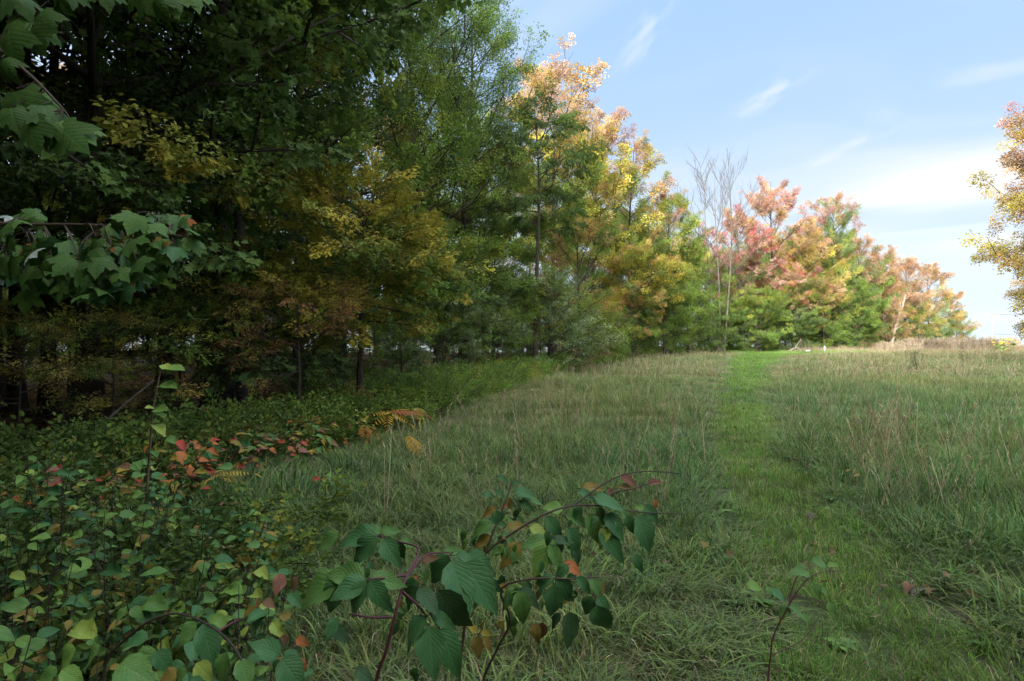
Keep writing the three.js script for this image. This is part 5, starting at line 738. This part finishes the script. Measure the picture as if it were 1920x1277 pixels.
// broad-leaved rosettes in the trodden turf, and leaves blown onto the grass
{
  const r = rngOf(95), rr = (a, b) => lerp(a, b, r());
  for (let k = 0; k < 16; k++) {
    const d = 2.2 + 5.5 * r(), x = pathX(d) + rr(-0.9, 1.0), g = groupAt(x, d), n = 6 + Math.floor(r() * 4);
    for (let j = 0; j < n; j++) { const a = j / n * 6.283 + rr(-0.3, 0.3); leafAt(g, pick(LG.oval, r), LM[pick(['green', 'green', 'fresh', 'mgreen'], r)], V(x, g.position.y + 0.035, -d), V(Math.cos(a), rr(0.15, 0.6), Math.sin(a)), V(0, 1, 0), rr(0.05, 0.10)); }
    tag(g, 'broadleaf_weed', 'small rosette of broad green leaves in the trodden turf of the path', 'weed', 'broad-leaved weeds in the path');
  }
  const acc = new Acc(); for (let k = 0; k < 5; k++) leafTris(acc, V(rr(-0.6, 0.6), rr(0, 0.08), rr(-0.6, 0.6)), V(rr(-1, 1), rr(-0.3, 0.3), rr(-1, 1)).normalize(), V(rr(-0.6, 0.6), 1, rr(-0.6, 0.6)).normalize(), rr(0.05, 0.09), 0.9, 'maple', 0.3, pick([[0.30, 0.21, 0.11], [0.36, 0.28, 0.09], [0.22, 0.14, 0.08], [0.27, 0.16, 0.09]], r));
  const lg = acc.build(false, false), spots = []; for (let k = 0; k < 90; k++) { const d = 2 + 26 * Math.pow(r(), 1.3), x = woodsEdge(d) + 0.2 + 9 * Math.pow(r(), 1.6); spots.push([x, d]); }
  const im = new THREE.InstancedMesh(lg, LEAF, spots.length), m = new THREE.Matrix4(); spots.forEach(([x, d], i) => { im.setMatrixAt(i, m.compose(V(x, height(x, -d) + rr(0.03, 0.13), -d), Q.setFromEuler(E.set(0, r() * 6.283, 0)), V(1, 1, 1))); const v = rr(0.7, 1.3); im.setColorAt(i, lin(v, v, v)); });
  stuff(im, 'fallen_leaves', 'dry leaves blown from the wood onto the meadow grass');
}

// ------------------------------------------------------------------ yellow fronds at the edge of the undergrowth
{
  const r = rngOf(65), rr = (a, b) => lerp(a, b, r());
  const frondGeo = (n, wl) => { const acc = new Acc(); acc.c = null; const a2 = new Acc(); for (let k = 0; k < n; k++) { const t = (k + 0.5) / n, p = V(0, -0.35 * t * t, t), L = wl * Math.sin(Math.PI * (0.15 + 0.8 * t)); for (const s of [-1, 1]) leafTris(a2, p, V(s * 0.9, -0.35, 0.45).normalize(), V(0, 1, 0), L, 0.75, 'long', 0.2, [rr(0.85, 1.1), rr(0.85, 1.05), 1]); } leafTris(a2, V(0, -0.35, 1), V(0, -0.6, 0.8).normalize(), V(0, 1, 0.5), wl, 0.7, 'long', 0.2, [1, 1, 1]); const w = 0.012; a2.tri(V(-w, 0, 0), V(w, 0, 0), V(0, -0.35, 1), [0.6, 0.35, 0.3]); return a2.build(false, false); };
  const geos = [frondGeo(9, 0.34), frondGeo(8, 0.30), frondGeo(10, 0.28)], mats = [[0.50, 0.33, 0.05], [0.46, 0.25, 0.05], [0.42, 0.36, 0.08], [0.36, 0.14, 0.06]].map((c) => new THREE.MeshPhysicalMaterial({ name: 'frond', color: lin(...c), vertexColors: true, roughness: 1, specularIntensity: 0.3, transmission: 0.3, thickness: 0 }));
  for (const [px, py, d, n, len, mi, label] of [[728, 772, 9.4, 9, 0.5, 0, 'clump of drooping yellow fronds at the edge of the undergrowth'], [682, 796, 8.6, 3, 0.42, 1, 'small orange-yellow frond left of the yellow clump'], [765, 816, 7.7, 2, 0.42, 0, 'single yellow frond lying in the grass right of the yellow clump'], [420, 884, 5.2, 5, 0.24, 2, 'pale yellow ferny plant before the orange brambles'], [780, 764, 10.2, 3, 0.4, 2, 'lime fern frond right of the yellow clump']]) {
    const x = at(px, 0, d).x, g = groupAt(x, d), top = at(px, py, d), acc = new Acc(), h = Math.max(0.12, top.y - g.position.y); acc.tube([V(0, -0.03, 0), V(0.02, h * 0.6, 0), V(0, h, 0)], [0.008, 0.006, 0.004], 5); g.add(mesh('stem', acc.build(), STEM_PURPLE));
    for (let k = 0; k < n; k++) { const a = n < 4 ? rr(0.2, 1.2) : k / n * 6.283 + r(), dir = V(Math.sin(a), rr(-0.35, 0.35), Math.cos(a)); leafAt(g, pick(geos, r), mats[r() < 0.15 ? 3 : mi], V(x, g.position.y + h, -d), dir, V(0, 1, 0.2), len * rr(0.8, 1.1), 'frond'); }
    tag(g, 'fern', label, 'plant');
  }
}
// red sumac low at the wood's edge, far
for (const [px, d, label] of [[1085, 29, 'low red-leaved sumac at the grass edge below the rounded grey-green shrub'], [1128, 33, 'second low red-leaved sumac, right of the first at the grass edge'], [1622, 60.5, 'rust-red bush at the left end of the tall dry grass']]) T({ name: 'sumac', px, d, H: px > 1500 ? 1.1 : 0.9, R: px > 1500 ? 1.0 : 0.8, hb: 0.1, kind: 'shrub', limbs: 14, subs: 3, per: 3, stems: 3, trunk: 0.03, profile: 'bush', size: 0.8, low: ['green', 'red'], mid: ['red'], top: ['red', 'orange'], seed: 800 + px, category: 'shrub', label });
for (const [px, d, H, R, pal, label] of [[1335, 54, 2.1, 2.0, ['bright', 'green'], 'round green bush at the grass edge left of the bright young tree'], [1278, 50, 1.6, 1.8, ['bright', 'yelgreen'], 'low yellow-green bush at the grass edge beneath the row of trees'], [1190, 40, 1.5, 1.6, ['green', 'bright'], 'low green bush at the grass edge under the spreading yellow-green tree'], [1460, 60, 1.5, 1.6, ['green', 'deep'], 'dark green bush beside the fallen pale branch']]) T({ name: 'bush', px, d, H, R, hb: 0.05, kind: 'shrub', limbs: 26, subs: 4, per: 4, stems: 4, trunk: 0.05, profile: 'bush', size: 1.0, low: ['green'], mid: pal, top: pal, seed: 820 + px, category: 'bush', label });

// ------------------------------------------------------------------ dead wood
{
  const r = rngOf(75), rr = (a, b) => lerp(a, b, r());
  const brush = (px, d, W, H, n, m, label) => { const x = at(px, 0, d).x, g = groupAt(x, d); const acc = new Acc(); for (let k = 0; k < n; k++) { const b = V(rr(-W, W), rr(-0.05, 0.15) * H, rr(-0.6, 0.6)), a = r() * 6.283, c = b.clone().add(V(Math.cos(a) * rr(0.3, 1) * W * 0.6, rr(0.1, 1) * H, Math.sin(a) * rr(0.2, 0.8))), mid = b.clone().lerp(c, 0.5).add(V(rr(-0.2, 0.2), rr(-0.1, 0.25), rr(-0.2, 0.2))), q = smooth([b, mid, c], 6), w = rr(0.006, 0.016); acc.tube(q, (t) => w * (1 - 0.75 * t), 4); for (let j = 0; j < 3; j++) { const f = q[1 + Math.floor(r() * 5)]; acc.tube([f, f.clone().add(V(rr(-0.3, 0.3), rr(-0.1, 0.35), rr(-0.3, 0.3)))], [w * 0.5, 0.002], 3); } } g.add(mesh('twigs', acc.build(), m)); tag(g, 'dead_brush', label, 'brush'); };
  brush(715, 12.5, 1.5, 1.1, 46, BARK_GREY, 'tangle of bare dead twigs below the yellowing maple');
  brush(860, 17.5, 1.6, 0.9, 40, BARK_GREY, 'tangle of bare dead twigs under the loose grey-green shrub');
  brush(1503, 59, 1.2, 1.5, 18, BARK_PALE, 'pale forked dead branches standing before the low trees on the crest');
  const log = (label, name, m, list) => { const g = groupAt(list[0][1][0].x, -list[0][1][0].z); const acc = new Acc(); for (const [w, pts] of list) tubeLocal(g, acc, smooth(pts, 10), (t) => w * (1 - 0.6 * t), 7); g.add(mesh('wood', acc.build(), m)); tag(g, name, label, name.includes('tree') ? 'dead tree' : 'branch'); };
  const gp = (px, d, up = 0) => { const x = at(px, 0, d).x; return V(x, height(x, -d) + up, -d); };
  log('curved pale fallen branch lying on the crest', 'fallen_branch', BARK_PALE, [[0.07, [gp(1478, 58.5, 0.02), gp(1488, 58.4, 0.35), gp(1496, 58.3, 0.42), gp(1503, 58.2, 0.1)]], [0.04, [gp(1490, 58.4, 0.36), gp(1497, 58.6, 0.9), gp(1503, 58.8, 1.3)]]]);
  log('pale leaning dead trunk among the tan trees at the end of the wood', 'dead_tree', BARK_PALE, [[0.22, [gp(1668, 74, -0.2), gp(1676, 74, 2.6), gp(1690, 74, 5.4), gp(1700, 74, 7.6)]], [0.08, [gp(1690, 74, 5.4), gp(1689, 74, 6.6), gp(1686, 74, 7.8)]], [0.06, [gp(1676, 74, 2.6), gp(1684, 74, 3.4), gp(1695, 74, 3.8)]]]);
  log('thin leaning dead stem before the flared trunk', 'fallen_branch', BARK_GREY, [[0.035, [gp(440, 9.8, 0.0), gp(455, 9.9, 0.4), gp(470, 10.1, 0.75), gp(487, 10.4, 1.1)]]]);
  log('long thin dead stem slanting up in the shade on the left', 'fallen_branch', BARK_GREY, [[0.03, [gp(140, 7.0, 0.0), gp(170, 7.1, 0.35), gp(215, 7.3, 0.6), gp(290, 7.6, 1.0)]]]);
  // small things on the crest
  const post = new THREE.Group(); post.position.copy(gp(1546, 57.5, -0.05)); const pb = new Acc(); pb.tube([V(0, 0, 0), V(0, 0.30, 0), V(0.01, 0.62, 0), V(0.01, 0.64, 0)], [0.05, 0.05, 0.05, 0.02], 8); post.add(mesh('post', pb.build(), new THREE.MeshStandardMaterial({ name: 'white_paint', color: lin(0.72, 0.72, 0.70), roughness: 0.6 }))); tag(post, 'white_post', 'small white marker post in the mown grass on the crest', 'post');
  const rock = (px, d, w, h, col, name, label, sink = 0.2, seed = 1) => { const s = new THREE.IcosahedronGeometry(1, 3), p = s.attributes.position; for (let i = 0; i < p.count; i++) { const v = V(p.getX(i), p.getY(i), p.getZ(i)), k = 1 + 0.16 * noise3(v.x * 1.6 + seed, v.y * 1.6, v.z * 1.6) + 0.05 * noise3(v.x * 5, v.y * 5, v.z * 5 + seed); p.setXYZ(i, v.x * k * w, v.y * k * h, v.z * k * w); } s.computeVertexNormals(); const x = at(px, 0, d).x, o = mesh('stone', s, new THREE.MeshStandardMaterial({ name: 'stone', color: lin(...col), map: groundTex, bumpMap: groundTex, bumpScale: 0.006, roughness: 0.95 })); o.position.set(x, height(x, -d) + h * (1 - sink * 2), -d); tag(o, name, label, 'stone'); };
  rock(1515, 57.6, 0.28, 0.16, [0.62, 0.61, 0.58], 'pale_stone', 'small pale stone in the mown grass left of the white post');
  rock(1517, 5.25, 0.05, 0.047, [0.20, 0.165, 0.13], 'round_stone', 'round brown stone lying on the near part of the path', 0.0, 6);
  const two = groupAt(at(1716, 0, 3.85).x, 3.85); for (const [bx, by, tx, ty, mm, w] of [[1722, 1096, 1704, 1094, 'grey', 0.8], [1727, 1090, 1736, 1107, 'brown', 1.0], [1700, 1090, 1693, 1090, 'dusty', 0.8]]) { const b = at(bx, by, 3.85), dir = at(tx, ty, 3.75).sub(b); leafAt(two, LG.oval[3], LM[mm], b, dir, V(0.2, 1, 0.1), dir.length() * 0.95).scale.x *= w; } tag(two, 'dry_leaves', 'curled grey and tan dead leaves lying by the path', 'leaf');
}
// tall dark weeds in the meadow
{
  const r = rngOf(85), rr = (a, b) => lerp(a, b, r());
  for (const [px, d, H, n, label] of [[1722, 27, 1.5, 9, 'tall dark-topped weed clump standing in the right meadow'], [1808, 30, 1.0, 5, 'smaller brown weed clump right of the tall dark-topped weed']]) {
    const x = at(px, 0, d).x, g = groupAt(x, d), acc = new Acc(), items = [], q = { low: ['green'], mid: ['green', 'olive'], top: ['brown', 'olive'] }, c = crownColour(q, r, px);
    for (let k = 0; k < n; k++) { const a = r() * 6.283, u = rr(0.15, 0.75), tip = V(Math.cos(a) * u, H * rr(0.55, 1), Math.sin(a) * u), b = V(Math.cos(a) * 0.1, -0.03, Math.sin(a) * 0.1); acc.tube([b, b.clone().lerp(tip, 0.5).add(V(0, 0.08, 0)), tip], [0.010, 0.007, 0.003], 5); for (let j = 0; j < 6; j++) { const t = rr(0.3, 1.02), p = b.clone().lerp(tip, t); items.push({ m: sprayMatrix(p, V(rr(-1, 1), rr(-0.3, 0.9), rr(-1, 1)), V(0, 1, 0), rr(0.14, 0.34)), c: c(p, t * 0.9) }); } }
    g.add(mesh('stems', acc.build(), STEM_BROWN)); crownMeshes(g, 'shrub', items, 1, 'foliage'); tag(g, 'weed', label, 'weed');
  }
}
// ------------------------------------------------------------------ utility pole beyond the crest
{
  const d = 112, x = at(1861, 0, d).x, g = groupAt(x, d), top = at(1861, 590, d).y - g.position.y, wood = BARK_PALE, acc = new Acc(); acc.tube([V(0, -0.3, 0), V(0, top * 0.5, 0), V(0, top, 0)], [0.19, 0.165, 0.13], 10); g.add(mesh('pole', acc.build(), wood));
  const arm = mesh('crossarm', new THREE.BoxGeometry(2.7, 0.14, 0.12), wood); arm.position.set(-0.05, top - 0.12, 0.18); g.add(arm);
  const ins = new THREE.CylinderGeometry(0.05, 0.07, 0.2, 8), grey = new THREE.MeshStandardMaterial({ name: 'insulator', color: lin(0.25, 0.24, 0.23), roughness: 0.4 });
  for (const k of [-1.2, -0.45, 1.15]) { const o = mesh('insulator', ins, grey); o.position.set(k, top + 0.05, 0.18); g.add(o); }
  const WIRE = new THREE.MeshStandardMaterial({ name: 'wire', color: lin(0.05, 0.05, 0.055), roughness: 0.6 }), line = (a, b, sag, w, name) => { const pts = []; for (let k = 0; k <= 16; k++) { const t = k / 16, p = a.clone().lerp(b, t); p.y -= sag * 4 * t * (1 - t); pts.push(p); } const c = new Acc(); c.tube(pts, () => w, 5); g.add(mesh(name, c.build(), WIRE)); };
  const my = at(1861, 626, d).y - g.position.y;
  line(V(0, my, 0.1), V(46, my + 0.6, 6), 0.9, 0.035, 'cable'); for (const k of [-1.2, -0.45, 1.15]) line(V(k, top + 0.14, 0.18), V(46 + k, top + 0.5, 6), 0.9, 0.012, 'wire'); line(V(0, my - 0.8, 0), V(-5.2, 0.0, 0), 0, 0.02, 'guy_wire');
  tag(g, 'utility_pole', 'grey wooden utility pole with crossarm beyond the crest on the right', 'pole');
}

// ------------------------------------------------------------------ draw
const renderer = new THREE.WebGLRenderer({ antialias: true });
renderer.setSize(1024, 681);
renderer.toneMapping = THREE.LinearToneMapping;
renderer.toneMappingExposure = EXPOSURE;
renderer.shadowMap.enabled = true; renderer.shadowMap.type = THREE.PCFSoftShadowMap;
renderer.render(scene, camera);
